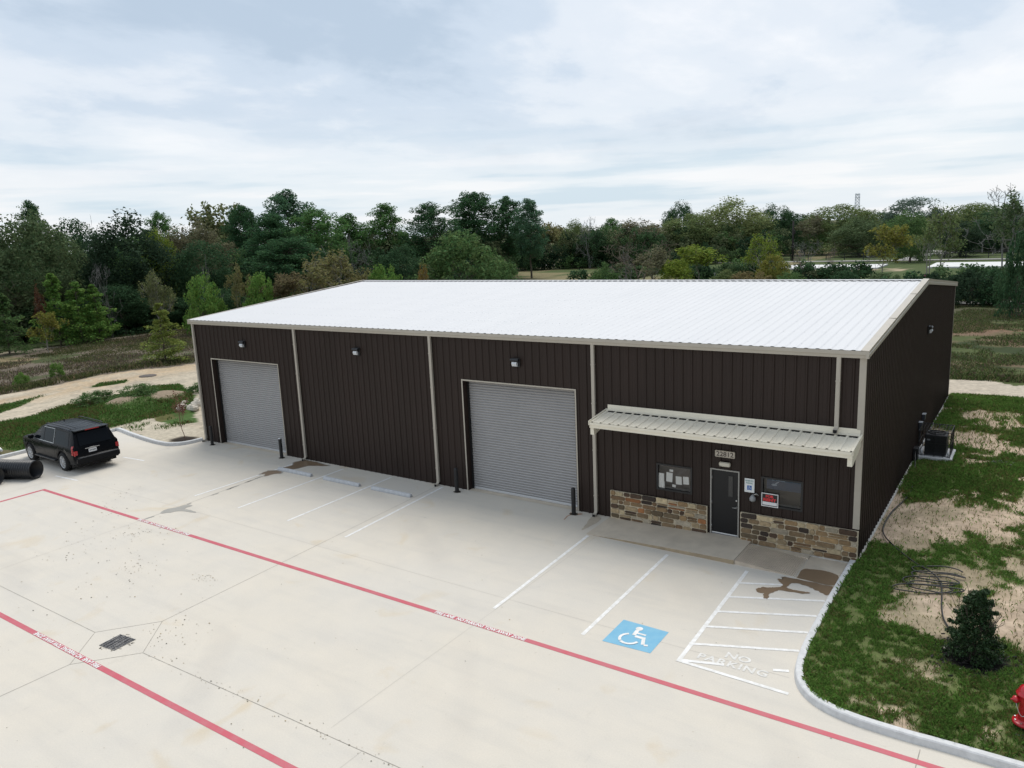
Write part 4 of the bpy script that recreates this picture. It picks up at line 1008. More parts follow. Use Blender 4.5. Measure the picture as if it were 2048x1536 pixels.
# ---- sport utility vehicle, x forward from the rear bumper
CARB = mat('black car paint', (0.006, 0.007, 0.009), rough=0.25, spec=0.13, coat=0.0)
CARW = mat('white car paint', (0.75, 0.75, 0.75), rough=0.3, spec=0.5)
def make_suv():
    e = empty('parked_suv', (0, 0, 0), 'black full-size suv parked nose-in beside the black corrugated pipes', 'suv')
    ra, fa, wr = 1.28, 4.58, 0.40
    topk = [(0.0, 0.66), (0.03, 0.70), (0.11, 0.74), (0.13, 1.02), (0.17, 1.16), (0.30, 1.46), (0.44, 1.76), (0.52, 1.835), (0.9, 1.875), (2.0, 1.90), (3.0, 1.88), (3.35, 1.84), (3.55, 1.76), (4.25, 1.25), (4.33, 1.20), (4.8, 1.17), (5.35, 1.10), (5.55, 1.03), (5.64, 0.86), (5.69, 0.70)]
    hwk = [(0.0, 0.86), (0.06, 0.93), (0.2, 0.98), (0.7, 1.0), (4.7, 1.0), (5.3, 0.965), (5.55, 0.89), (5.69, 0.74)]
    zt = lambda x: float(np.interp(x, [p[0] for p in topk], [p[1] for p in topk])); hw = lambda x: float(np.interp(x, [p[0] for p in hwk], [p[1] for p in hwk]))
    def zb(x):
        z = float(np.interp(x, (0, 0.4, 0.8, 5.0, 5.4, 5.69), (0.42, 0.36, 0.36, 0.36, 0.33, 0.42)))
        for a in (ra, fa):
            d = abs(x-a)
            if d < 0.53: z = max(z, 0.40+sqrt(max(0, 0.53**2-d*d))*0.96)
        return z
    xs = sorted(set([p[0] for p in topk]+list(np.arange(0.6, 5.5, 0.25))+[a+d for a in (ra, fa) for d in np.linspace(-0.53, 0.53, 15)]))
    def sec(x):
        t = zt(x); h = hw(x); bt = min(1.14, t-0.05); lo = zb(x)
        cab = float(np.clip((t-1.2)/0.55, 0, 1))
        yr = h*(0.93-0.15*cab); yc = h*(0.78-0.16*cab)
        m1 = max(lo+0.01, min(0.55, bt-0.06)); m2 = max(m1+0.01, min(0.82, bt-0.03))
        return [(h*0.955, lo), (h*0.985, m1), (h, m2), (h*0.985, max(bt, m2+0.005)), (h*0.972, max(bt, m2+0.005)+0.02), (yr, t-0.05*(0.4+0.6*cab)), (yc, t-0.004), (yc*0.5, t+0.012), (0, t+0.016)]
    b = MB(); b.smooth = True; n = 17
    for x in xs:
        s = sec(x); ring = [(x, y, z) for y, z in s]+[(x, -y, z) for y, z in s[-2::-1]]; b.v.extend(ring)
    for i in range(len(xs)-1):
        for k in range(n-1): b.face([i*n+k, i*n+k+1, (i+1)*n+k+1, (i+1)*n+k])
    b.smooth = False; b.face(range(n-1, -1, -1)); b.face(range((len(xs)-1)*n, len(xs)*n))
    body = b.build('body', CARB, e)
    md = body.modifiers.new('edge', 'EDGE_SPLIT'); md.split_angle = radians(38)
    b = MB(); b.box(0.15, 5.5, -0.80, 0.80, 0.28, 0.95); b.box(0.75, 1.85, -0.93, 0.93, 0.60, 0.98); b.box(4.05, 5.1, -0.93, 0.93, 0.60, 0.98); b.build('underbody', M['dark'], e)
    def side_y(x, z, s, off=0.006):
        S_ = sec(x); ys = [p[0] for p in S_]; zs = [p[1] for p in S_]; return s*(float(np.interp(z, zs, ys))+off)
    def panel(name, pts, s, m, parent, off=0.007, sub=4):
        b = MB(); k = len(pts)                  # pts: quad corners (x,z); gridded to follow the body
        (x0, z0), (x1, z1), (x2, z2), (x3, z3) = pts
        for i in range(sub):
            for j in range(sub):
                q = []
                for u, v in ((i/sub, j/sub), ((i+1)/sub, j/sub), ((i+1)/sub, (j+1)/sub), (i/sub, (j+1)/sub)):
                    xx = (x0*(1-u)+x1*u)*(1-v)+(x3*(1-u)+x2*u)*v; zz = (z0*(1-u)+z1*u)*(1-v)+(z3*(1-u)+z2*u)*v; q.append((xx, side_y(xx, zz, s, off), zz))
                b.quad(*(q if s < 0 else q[::-1]))
        return b.build(name, m, parent)
    chrome = mat('chrome strip', (0.55, 0.56, 0.58), rough=0.25, metal=0.8)
    for s in (1, -1):
        w = panel('window', [(3.02, 1.19), (4.00, 1.20), (3.56, 1.70), (3.02, 1.765)], s, M['glass_dark'], e); w2 = panel('window', [(2.06, 1.19), (2.95, 1.19), (2.95, 1.765), (2.06, 1.78)], s, M['glass_dark'], e); panel('window', [(0.62, 1.19), (1.92, 1.19), (1.92, 1.77), (0.72, 1.75)], s, M['glass_dark'], e)
        panel('window_trim', [(2.02, 1.158), (4.12, 1.165), (4.10, 1.192), (2.02, 1.186)], s, chrome, w, 0.010); panel('window_trim', [(2.02, 1.186), (2.05, 1.186), (2.05, 1.80), (2.02, 1.80)], s, chrome, w2, 0.010); panel('window_trim', [(2.02, 1.785), (3.50, 1.768), (3.50, 1.79), (2.02, 1.808)], s, chrome, w2, 0.006)
        for x in (2.0, 2.99, 4.03): panel('door_seam', [(x-0.006, 0.50), (x+0.006, 0.50), (x+0.006, 1.14), (x-0.006, 1.14)], s, M['dark'], body, 0.003)
        for x in (2.22, 3.20): panel('door_handle', [(x, 1.02), (x+0.22, 1.02), (x+0.22, 1.055), (x, 1.055)], s, CARB, body, 0.022)
        panel('taillight', [(0.165, 0.83), (0.34, 0.83), (0.36, 1.22), (0.215, 1.24)], s, mat('tail lamp red', (0.35, 0.012, 0.015), rough=0.15, spec=0.6), e, 0.010)
        b = MB(); b.box(0.118, 0.165, s*0.90-0.07, s*0.90+0.07, 0.80, 1.02); b.build('taillight_lens', mat('tail lamp lens', (0.42, 0.015, 0.02), rough=0.15), e)
        b = MB(); b.bbox(1.95, 4.0, (0.90 if s > 0 else -1.06), (1.06 if s > 0 else -0.90), 0.36, 0.42, 0.015); b.build('running_board', M['black'], e)
        b = MB(); b.tube([(0.75, s*0.69, 1.895), (0.95, s*0.70, 1.935), (2.9, s*0.71, 1.945), (3.1, s*0.70, 1.90)], 0.022, 8); b.build('roof_rail', M['black'], e)
        b = MB(); b.bbox(3.93, 4.10, min(s*0.985, s*1.20), max(s*0.985, s*1.20), 1.17, 1.36, 0.03); mr = b.build('wing_mirror', CARB, e)
    b = MB(); b.quad((0.168, 0.70, 1.195), (0.168, -0.70, 1.195), (0.405, -0.645, 1.725), (0.405, 0.645, 1.725))
    for i in range(4): x, y, z = b.v[i]; b.v[i] = (x-0.022, y, z+0.010)
    rw = b.build('rear_window', M['glass_dark'], e)
    b = MB(); b.bbox(0.31, 0.62, -0.74, 0.74, 1.80, 1.865, 0.018); sp = b.build('spoiler', CARB, e)
    b = MB(); b.box(0.302, 0.312, -0.30, 0.30, 1.815, 1.85); b.build('brake_light', mat('brake lamp red', (0.45, 0.02, 0.025), rough=0.3), sp)
    b = MB(); b.bbox(-0.03, 0.16, -0.93, 0.93, 0.46, 0.70, 0.03); bp = b.build('rear_bumper', CARB, e)
    b = MB(); b.box(-0.028, 0.12, -0.80, 0.80, 0.7005, 0.712); b.build('bumper_pad', mat('bumper pad', (0.10, 0.105, 0.115), rough=0.35), bp)
    b = MB(); b.box(0.098, 0.112, 0.02, 0.36, 0.86, 1.02); pl = b.build('number_plate', mat('plate white', (0.72, 0.74, 0.76), rough=0.4), e)
    b = MB()
    for i, w in enumerate((0.03, 0.026, 0.03, 0.012, 0.03, 0.026, 0.03, 0.028)):
        y = 0.315-i*0.035; b.box(0.0965, 0.0975, y-w/2, y+w/2, 0.915, 0.965)
    b.build('plate_characters', mat('plate ink', (0.10, 0.11, 0.13), rough=0.5), pl)
    b = MB(); b.box(0.088, 0.125, -0.12, 0.50, 1.045, 1.068); b.box(0.084, 0.125, 0.10, 0.30, 1.046, 1.085); b.build('tailgate_trim', chrome, e)
    b = MB(); b.quad((4.19, 0.80, 1.30), (4.19, -0.80, 1.30), (3.60, -0.66, 1.735), (3.60, 0.66, 1.735))
    for i in range(4): x, y, z = b.v[i]; b.v[i] = (x+0.012, y, z+0.018)
    b.build('windscreen', M['glass_dark'], e)
    b = MB()
    for y in (-0.42, -0.25, -0.08, 0.08, 0.25, 0.42): b.tube([(x, y, zt(x)+0.006) for x in (0.85, 1.3, 2.0, 2.6, 3.0)], 0.014, 6)
    b.build('roof_ribs', CARB, body)
    b = MB(); b.prism([(0, 0), (0.16, 0), (0.02, 0.09)], -0.02, 0.02, Matrix(((1, 0, 0, 2.9), (0, 0, 1, 0), (0, 1, 0, 1.89), (0, 0, 0, 1)))); b.build('antenna', M['black'], e)
    for x in (ra, fa):
        for s in (1, -1):
            y = s*0.90; Mx = Matrix.Translation((x, y, wr)) @ Matrix.Rotation(-s*pi/2, 4, 'X')
            b = MB(); b.lathe([(0.27, -0.13), (0.37, -0.13), (wr, -0.09), (wr, 0.09), (0.375, 0.125), (0.285, 0.125), (0.27, 0.10)], 30, Mx, cap=False); w = b.build('wheel', M['rubber'], e)
            b = MB(); b.lathe([(0.285, 0.10), (0.285, 0.118), (0.262, 0.118), (0.25, 0.05), (0.25, -0.05)], 30, Mx, cap=False)
            for k in range(6):
                R6 = Mx @ Matrix.Rotation(2*pi*k/6, 4, 'Z')
                for dy in (-0.035, 0.035): b.box(0.03, 0.266, dy-0.014, dy+0.014, 0.07, 0.108, R6)
            b.lathe([(0.0, 0.09), (0.07, 0.09), (0.07, 0.116), (0.0, 0.12)], 14, Mx, cap=False); b.build('rim', M['alu'], w)
            b = MB(); b.lathe([(0.0, 0.02), (0.25, 0.02)], 20, Mx, cap=False); b.build('brake_disc', M['dark'], w)
    return e
SUV = make_suv()
SUV.location = (-0.02, -5.30, 0.0); SUV.rotation_euler = (0, 0, pi-0.038)
def copy_tree(o, parent=None):
    c = o.copy(); COL.objects.link(c)
    if parent: c.parent = parent
    for ch in o.children: copy_tree(ch, c)
    return c
for loc, rz, lab, white in (((8.2, 206.0, 0.06), 1.9, 'dark car parked far off on the driveway under the leaning green tree', False), ((19.4, 195.5, 0.06), 0.3, 'white car parked far off on the driveway beside the house', True)):
    c = copy_tree(SUV); c.name = 'parked_car'; c.location = loc; c.rotation_euler = (0, 0, rz); c['label'] = lab; c['category'] = 'car'
    if white:
        for ch in c.children:
            for sl in ch.material_slots:
                if sl.material == CARB: sl.link = 'OBJECT'; sl.material = CARW

def pipes():
    pm = mat('black corrugated plastic', (0.011, 0.012, 0.015), rough=0.33, spec=0.5)
    for (x, y), a, L, lab in (((-1.23, -7.42), radians(203), 5.5, 'long black corrugated pipe lying beside the parked suv'), ((-1.75, -8.78), radians(201), 4.5, 'black corrugated pipe lying nearest the red fire lane, cut by the frame edge')):
        e = empty('corrugated_pipe', (x, y, 0.41), lab, 'pipe', 'black corrugated pipes on the slab'); e.rotation_euler = (0, 0, a)
        Mx = Matrix.Rotation(pi/2, 4, 'Y'); prof = []; z = 0.10; p = 0.118
        while z < L: prof += [(0.365, z), (0.402, z+0.022), (0.408, z+0.05), (0.402, z+0.078), (0.365, z+0.1)]; z += p
        b = MB(); b.lathe([(0.398, 0.0), (0.403, 0.03), (0.385, 0.08)]+prof, 36, Mx, cap=False); b.build('pipe_shell', pm, e)
        b = MB(); b.lathe([(0.399, 0.0), (0.355, 0.002), (0.352, L)], 36, Mx, cap=False); b.build('pipe_liner', mat('pipe inside', (0.008, 0.0085, 0.010), rough=0.5), e)
    for i, (x, y, z, a) in enumerate(((-6.75, -6.5, 0.32, 2.9), (-6.85, -6.75, 0.14, 3.0))):
        b = MB(); d = Vector((cos(a), sin(a), 0)); p = Vector((x, y, z)); b.tube([p, p+d*3.0], 0.055, 12); tag(b.build('white_pipe', M['alu']), ('upper' if i == 0 else 'lower')+' white plastic pipe lying behind the kerb near the black pipes', 'pipe', 'white pipes behind the kerb')
pipes()

# ------------------------------------------------------------------ beside the gable wall
def cooling_unit():
    cx0, cx1, cy0, cy1, z0 = 30.40, 31.52, 11.12, 12.50, 0.22
    b = MB(); b.bbox(30.345, 31.60, 11.03, 12.62, 0.0, 0.21, 0.02); p = b.build('equipment_pad', M['kerb']); tag(p, 'pale concrete pad under the caged cooling unit by the gable wall', 'pad')
    u = empty('cooling_unit', (0, 0, 0), 'black outdoor cooling unit inside a bar cage by the gable wall', 'cooling unit')
    b = MB(); b.bbox(30.60, 31.36, 11.35, 12.15, z0-0.005, 1.04, 0.03); b.build('casing', mat('unit casing', (0.012, 0.013, 0.016), rough=0.5), u)
    b = MB()
    for k in range(14): b.box(30.62, 31.34, 11.338, 11.349, 0.32+k*0.046, 0.345+k*0.046)
    b.build('louvre_grille', M['black'], u)
    b = MB(); Mx = Matrix.Translation((30.98, 11.75, 1.04)); b.lathe([(0.33, 0.0), (0.33, 0.03), (0.30, 0.035), (0.30, 0.01)], 24, Mx, cap=False)
    for k in range(8): b.box(0.0, 0.31, -0.006, 0.006, 0.012, 0.022, Mx @ Matrix.Rotation(2*pi*k/8, 4, 'Z'))
    b.build('fan_guard', M['black'], u)
    b = MB(); b.box(30.68, 30.79, 11.333, 11.3375, 0.80, 0.86); b.build('rating_plate', mat('grey plate', (0.22, 0.23, 0.24), rough=0.5), u)
    c = empty('security_cage', (0, 0, 0), 'black bar cage standing on the pad around the cooling unit', 'cage')
    b = MB(); t = 0.022
    for x in (cx0, (cx0+cx1)/2, cx1-t):
        for y in (cy0, cy1-t): b.box(x, x+t, y, y+t, z0, 1.22)
    for z in (z0+0.03, 0.72, 1.20):
        for y in (cy0, cy1-t): b.box(cx0, cx1, y+0.002, y+t-0.002, z, z+t)
        for x in (cx0, cx1-t): b.box(x+0.002, x+t-0.002, cy0, cy1, z+0.001, z+t-0.001)
    b.build('cage_frame', M['black'], c)
    b = MB(); n = 9
    for k in range(1, n):
        x = cx0+(cx1-cx0)*k/n; b.box(x-0.006, x+0.006, cy0+0.02, cy1-0.02, 1.222, 1.234)
        if k in (2, 7):
            for y in (cy0+0.006, cy1-0.016): b.box(x-0.006, x+0.006, y, y+0.01, z0, 1.2)
        y = cy0+(cy1-cy0)*k/n; b.box(cx1-0.016, cx1-0.006, y-0.006, y+0.006, z0, 1.2)
    for k in range(1, 7):
        y = cy0+(cy1-cy0)*k/7; b.box(cx0+0.02, cx1-0.02, y-0.006, y+0.006, 1.235, 1.247)
    b.build('cage_bars', M['black'], c)
    gm = mat('grey box', (0.30, 0.32, 0.34), rough=0.45)
    for y, z, w, h, lab in ((11.95, 1.02, 0.26, 0.34, 'lower grey metal switch box fixed to the gable wall above the caged unit'), (12.9, 1.25, 0.30, 0.24, 'higher grey metal switch box fixed to the gable wall behind the caged unit')):
        b = MB(); b.bbox(L_+0.032, L_+0.15, y-w/2, y+w/2, z, z+h, 0.012); s = b.build('switch_box', mat('dark box', (0.035, 0.04, 0.05), rough=0.4)); tag(s, lab, 'switch box', 'switch boxes on the gable wall')
        b = MB(); b.box(L_+0.03, L_+0.17, y-w/2-0.01, y+w/2+0.01, z+h-0.002, z+h+0.012); b.build('box_lid', gm, s)
        b = MB(); b.tube([(L_+0.09, y, z), (L_+0.09, y, 0.5), (30.62, y+0.02, 0.42)], 0.018, 8); b.build('conduit', M['black'], s)
    b = MB(); b.bbox(L_+0.035, L_+0.20, 10.55, 10.95, 0.12, 0.62, 0.01); t = b.build('meter_cabinet', M['black']); tag(t, 'black cabinet low on the gable wall in front of the caged unit', 'cabinet')
    for x, y, r, h, lab in ((30.52, 11.22, 0.05, 0.24, 'white capped line pipe rising at the cage corner next to the wall'), (30.42, 11.30, 0.035, 0.30, 'thinner white line pipe rising between the cage corner and the wall'), (31.44, 11.24, 0.04, 0.2, 'white block in the outer front corner of the cage')):
        b = MB(); b.lathe([(r, 0), (r*0.95, h*0.7), (r*0.5, h)], 10, Matrix.Translation((x, y, z0))); tag(b.build('line_pipe', M['alu']), lab, 'pipe', 'white fittings inside the cage')
cooling_unit()

def hose():
    m = mat('black hose', (0.016, 0.017, 0.018), rough=0.45)
    z = 0.165
    P = [(L_+0.12, 10.5, 0.5), (30.55, 9.2, z-.02), (30.75, 6.5, z-.04), (30.5, 4.2, z-.04), (30.56, 2.4, z), (31.05, 1.31, z), (31.7, 0.40, z), (32.12, -0.01, z), (32.40, -0.55, z), (32.50, -1.25, z), (32.58, -2.05, z), (32.70, -2.7, z), (32.95, -3.3, z)]
    def smooth3(P, n=6):
        xy = curve_pts([(p[0], p[1]) for p in P], n); zz = curve_pts([(i, p[2]) for i, p in enumerate(P)], n); return [(a[0], a[1], c[1]) for a, c in zip(xy, zz)]
    e = empty('garden_hose', (0, 0, 0), 'long black garden hose looped on the sandy lawn and trailing to the shrub', 'hose')
    b = MB(); b.tube(smooth3(P), 0.019, 8); b.build('hose_run', m, e)
    Q = []
    for k, (cx, cy, rx, ry, ro) in enumerate(((32.25, 0.15, 0.62, 0.26, 0.35), (32.35, -0.25, 0.66, 0.30, 0.2), (32.2, -0.6, 0.70, 0.28, 0.45), (32.3, -0.95, 0.62, 0.30, 0.25), (32.05, -1.2, 0.72, 0.24, 0.4))):
        for j in range(9):
            t = 2*pi*j/10+k*0.4; px, py = rx*cos(t), ry*sin(t); Q.append((cx+px*cos(ro)-py*sin(ro), cy+px*sin(ro)+py*cos(ro), z+0.012*((k+j) % 3)))
    b = MB(); b.tube(smooth3(Q), 0.017, 8); b.build('hose_coil', m, e)
hose()

def yard_grate():
    e = empty('lawn_drain_grate', (33.25, 11.7, 0.12), 'dark slotted drain grate set in the lawn near the frame edge', 'drain grate', rz=-0.25)
    b = MB(); b.quad((-0.33, -0.2, 0.005), (0.33, -0.2, 0.005), (0.33, 0.2, 0.005), (-0.33, 0.2, 0.005)); b.build('pit', M['dark'], e)
    b = MB()
    for k in range(10): x = -0.31+k*0.069; b.box(x-0.014, x+0.014, -0.2, 0.2, 0.006, 0.03)
    b.box(-0.34, 0.34, -0.215, -0.19, 0.004, 0.028); b.box(-0.34, 0.34, 0.19, 0.215, 0.004, 0.028); b.build('grate_bars', mat('grey plastic', (0.10, 0.10, 0.09), rough=0.6), e)
yard_grate()

def hydrant():
    rm = mat('hydrant red', (0.42, 0.010, 0.018), rough=0.28, spec=0.55, coat=0.3, var=0.1, vscale=5)
    e = empty('fire_hydrant', (34.36, -6.30, 0.10), 'red fire hydrant cut by the frame edge on the lawn', 'fire hydrant', rz=0.45)
    b = MB(); b.lathe([(0.10, -0.05), (0.10, 0.12)], 20, cap=False); b.build('stub', mat('hydrant stub', (0.03, 0.032, 0.035), rough=0.5), e)
    b = MB(); b.lathe([(0.205, 0.12), (0.205, 0.155), (0.19, 0.17), (0.125, 0.175), (0.118, 0.20), (0.118, 0.52), (0.135, 0.56), (0.145, 0.62), (0.145, 0.68), (0.175, 0.69), (0.18, 0.72), (0.155, 0.735), (0.145, 0.78), (0.11, 0.85), (0.06, 0.885), (0.045, 0.89), (0.045, 0.93), (0.0, 0.935)], 28, cap=False); b.build('barrel', rm, e)
    b = MB()
    for k in range(8): a = 2*pi*k/8; b.lathe([(0.017, 0.0), (0.017, 0.022), (0.0, 0.024)], 6, Matrix.Translation((0.165*cos(a), 0.165*sin(a), 0.17)), cap=False, smooth=False)
    b.build('flange_bolts', M['steel'], e)
    for a, r, l in ((pi, 0.062, 0.12), (0, 0.062, 0.12), (-pi/2, 0.085, 0.11)):
        Mx = Matrix.Rotation(a, 4, 'Z') @ Matrix.Translation((0.12, 0, 0.60)) @ Matrix.Rotation(pi/2, 4, 'Y')
        b = MB(); b.lathe([(r*0.85, 0.0), (r*0.85, 0.04), (r*1.1, 0.045), (r*1.1, 0.085), (r*0.8, l-0.01), (0.02, l), (0.018, l+0.035), (0.0, l+0.037)], 16, Mx, cap=False); b.build('outlet_cap', rm, e)
    b = MB(); P = []
    for k in range(13): t = k/12; a = pi+0.2+t*1.3; P.append(((0.20-0.045*t)*cos(a), (0.20-0.045*t)*sin(a), 0.55-0.18*sin(pi*t)*1.2))
    b.tube(P, 0.007, 6); b.build('chain', M['steel'], e)
    b = MB(); b.lathe([(0.0, 0.0), (0.10, 0.0), (0.10, 0.03), (0.085, 0.04), (0.0, 0.04)], 20, cap=False); c = b.build('valve_cap', mat('valve cap', (0.05, 0.06, 0.065), rough=0.45)); c.location = (34.33, -6.60, 0.10); tag(c, 'round dark valve cap in the lawn in front of the red hydrant', 'valve cap')
hydrant()

# ------------------------------------------------------------------ on the sandy side of the building
def rock_mesh(s, seed):
    rnd = random.Random(seed); b = MB(); n, mlt = 9, 6; 
    for i in range(mlt+1):
        ph = pi*i/mlt
        for k in range(n):
            a = 2*pi*k/n; r = s*(0.78+0.22*rnd.random()); b.v.append((r*sin(ph)*cos(a), r*sin(ph)*sin(a)*0.75, r*cos(ph)*0.62))
    for i in range(mlt):
        for k in range(n): b.face([i*n+k, i*n+(k+1) % n, (i+1)*n+(k+1) % n, (i+1)*n+k])
    return b
def rocks():
    m = mat('pale rock', (0.50, 0.46, 0.39), rough=0.9, var=0.25, vscale=3)
    for i, (x, y, s, rz, lab) in enumerate(((-7.1, 4.35, 0.42, 0.4, 'large pale angular rock at the top of the pile by the building corner'), (-7.9, 4.9, 0.36, 1.2, 'pale rock behind the biggest one in the pile'), (-8.2, 4.2, 0.34, 2.2, 'flat pale rock on the near side of the pile'),
                                   (-6.7, 3.7, 0.34, 0.1, 'pale rock in the pile half hidden by the building corner'), (-7.6, 3.6, 0.30, 1.7, 'small pale rock low in the pile'), (-8.6, 4.7, 0.26, 0.8, 'smallest pale rock at the grassy end of the pile'), (-7.0, 3.1, 0.28, 2.9, 'pale rock lowest on the slope of the pile'), (-9.6, 4.7, 0.34, 2.5, 'pale stone lying on the bare earth hump'))):
        o = rock_mesh(s*1.35, i).build('rock', m, loc=(x, y, 0.22)); o.rotation_euler = (0.2*i % 0.5, 0.1, rz); tag(o, lab, 'rock', 'pale rocks by the building corner')
rocks()
b = MB(); b.lathe([(0.62, 0.0), (0.62, 0.10), (0.58, 0.13), (0.0, 0.14)], 24, cap=False); o = b.build('manhole_cover', mat('manhole iron', (0.10, 0.085, 0.075), rough=0.8), loc=(-20.78, 9.3, 0.10)); tag(o, 'round dark manhole cover on the sandy track', 'manhole cover')

# ------------------------------------------------------------------ distance
def distance():
    b = MB(); b.box(-13.8, 8.6, 132.8, 144.5, 0.0, 0.32); tag(b.build('slab', mat('white slab', (0.66, 0.66, 0.65), rough=0.8, var=0.06, vscale=0.3)), kind='structure')
    b = MB(); b.box(16.6, 33, 133.6, 147.5, 0.0, 0.32); tag(b.build('slab', bpy.data.materials['white slab']), kind='structure')
    rm = mat('far road', (0.27, 0.265, 0.245), rough=0.9, var=0.1, vscale=0.2)
    sheet('road', [[(-120, 160.6), (120, 156.6), (120, 160.4), (-120, 164.4)]], 0.19, rm)
    sheet('driveway', [[(7.4, 161), (10.9, 161), (11.0, 175), (15, 190), (20.5, 197), (20.0, 202), (9, 209), (6.5, 207), (12, 196), (9.5, 185), (8.0, 175)]], 0.195, rm)
    sheet('path', [[(20, 69.9), (60, 76.0), (60, 79.0), (20, 72.9)]], 0.17, mat('far path', (0.42, 0.40, 0.37), rough=0.9, var=0.15, vscale=0.5))
    # rail fence on the far lawn
    f = empty('rail_fence', (0, 0, 0), 'long dark rail fence on the far lawn along the road', 'fence')
    fm = mat('fence black', (0.015, 0.015, 0.017), rough=0.6)
    def fy(x): return 167.2-0.033*x
    b = MB()
    for x0, x1 in ((-60, 7.0), (11.2, 60)):
        for z in (0.55, 0.95, 1.35): b.prism([(x0, fy(x0)-0.04), (x1, fy(x1)-0.04), (x1, fy(x1)+0.04), (x0, fy(x0)+0.04)], z, z+0.08)
    b.build('rail', fm, f)
    x = -60
    while x <= 60:
        if not 7.0 < x < 11.2:
            b = MB(); b.box(x-0.07, x+0.07, fy(x)-0.07, fy(x)+0.07, 0, 1.5); b.build('fence_post', fm, f)
        x += 4.0
    for x, lab in ((7.2, 'stout dark gate post on the tree side of the driveway entrance'), (11.0, 'stout dark gate post on the house side of the driveway entrance')):
        b = MB(); b.box(x-0.3, x+0.3, fy(x)-0.3, fy(x)+0.3, 0, 1.75); b.box(x-0.36, x+0.36, fy(x)-0.36, fy(x)+0.36, 1.75, 1.9); tag(b.build('gate_post', fm), lab, 'gate post', 'gate posts of the driveway')
    b = MB(); b.lathe([(0.27, 0), (0.20, 9.3)], 12); b.box(-0.9, 0.9, -0.06, 0.06, 8.3, 8.42); b.lathe([(0.16, 6.6), (0.22, 6.7), (0.22, 7.4), (0.16, 7.5)], 12, Matrix.Translation((0.3, 0, -0.4)))
    o = b.build('utility_pole', mat('tarred wood', (0.025, 0.022, 0.02), rough=0.9), loc=(-15.3, 166.6, 0)); tag(o, 'dark wooden utility pole before the far trees', 'utility pole')
    # lattice mast
    e = empty('transmission_tower', (-96.1, 665.7, 0), 'pale lattice transmission tower rising over the far trees', 'tower')
    tm = mat('galvanised mast', (0.50, 0.55, 0.60), rough=0.6); b = MB(); H = 28.0
    w = lambda z: 1.9-0.5*z/H
    for sx in (-1, 1):
        for sy in (-1, 1): b.tube([(sx*w(z), sy*w(z), z) for z in (0, H)], 0.12, 5)
    n = 11
    for k in range(n):
        z0, z1 = H*k/n, H*(k+1)/n
        for s in (-1, 1):
            b.tube([(-w(z0), s*w(z0), z0), (w(z1), s*w(z1), z1)], 0.10, 4); b.tube([(w(z0), s*w(z0), z0), (-w(z1), s*w(z1), z1)], 0.10, 4)
            b.tube([(s*w(z0), -w(z0), z0), (s*w(z1), w(z1), z1)], 0.10, 4)
        b.tube([(-w(z1), -w(z1), z1), (w(z1), -w(z1), z1)], 0.10, 4)
    b.build('lattice_mast', tm, e)
    b = MB(); b.box(-1.6, 1.6, -1.6, 1.6, 27.0, 27.4); b.box(-1.7, 1.7, -1.7, 1.7, 24.6, 24.9); b.build('antenna_ring', tm, e)
    # bungalow
    e = empty('far_bungalow', (22.6, 194.5, 0.05), 'low grey-roofed bungalow with a porch half hidden by far trees', 'house')
    b = MB(); b.box(-3.6, 3.6, 0, 6, 0, 2.2); b.build('wall', mat('bungalow wall', (0.26, 0.25, 0.23), rough=0.8), e)
    b = MB(); xs = (-4.3, 4.3); b.quad((-4.3, -2.2, 2.15), (4.3, -2.2, 2.15), (3.9, 3, 3.3), (-3.9, 3, 3.3)); b.quad((4.3, 8.0, 2.15), (-4.3, 8.0, 2.15), (-3.9, 3, 3.3), (3.9, 3, 3.3)); b.quad((-4.3, -2.2, 2.15), (-3.9, 3, 3.3), (-4.3, 8, 2.15)); b.quad((4.3, -2.2, 2.15), (4.3, 8, 2.15), (3.9, 3, 3.3)); b.box(-4.3, 4.3, -2.24, -2.2, 1.98, 2.17); b.build('roof', mat('bungalow roof', (0.16, 0.16, 0.165), rough=0.9), e)
    for x in (-3.9, -1.3, 1.3, 3.9):
        b = MB(); b.box(x-0.12, x+0.12, -2.1, -1.86, 0, 2.0); b.build('porch_post', mat('porch white', (0.5, 0.5, 0.48), rough=0.7), e)
    for x in (-2.4, 0.9):
        b = MB(); b.box(x, x+1.3, -0.03, 0.0, 0.8, 1.7); b.build('window', M['glass_dark'], e)
    # pink flagged stake behind the gable
    e = empty('survey_stake', (21.3, 89.2, 0.05), 'pink flagged survey stake showing above the roof corner', 'stake')
    b = MB(); b.box(-0.04, 0.04, -0.04, 0.04, 0, 2.0); b.build('stake', mat('stake wood', (0.35, 0.28, 0.2), rough=0.9), e)
    b = MB(); b.quad((0.041, -0.02, 2.0), (0.16, -0.05, 1.95), (0.20, 0.0, 1.2), (0.05, 0.03, 0.9)); b.quad((-0.041, -0.02, 2.0), (-0.12, 0.05, 1.95), (-0.14, 0.0, 1.3), (-0.045, 0.03, 1.0)); b.build('flag', mat('pink ribbon', (0.55, 0.05, 0.25), rough=0.6), e)
    b = MB(); b.tube([(-17.6, 109.2, 0.35), (-14.2, 112.6, 0.6)], 0.30, 12); o = b.build('concrete_pipe', mat('pipe white', (0.6, 0.6, 0.6), rough=0.8)); tag(o, 'white pipe section lying on the ground behind the roof ridge', 'pipe')
    b = MB(); b.tube([(30.3, 92.6, 0.35), (33.2, 94.6, 1.5)], 0.09, 8); o = b.build('fallen_branch', M['palebark']); tag(o, 'pale fallen branch leaning in the dark hedge row', 'branch')
    b = MB(); b.box(-0.25, 0.25, -0.25, 0.25, 0, 2.4); o = b.build('white_post', M['alu'], loc=(-1.0, 178.0, 0.05)); tag(o, 'white post standing on the far lawn beside the spreading oak', 'post')
distance()

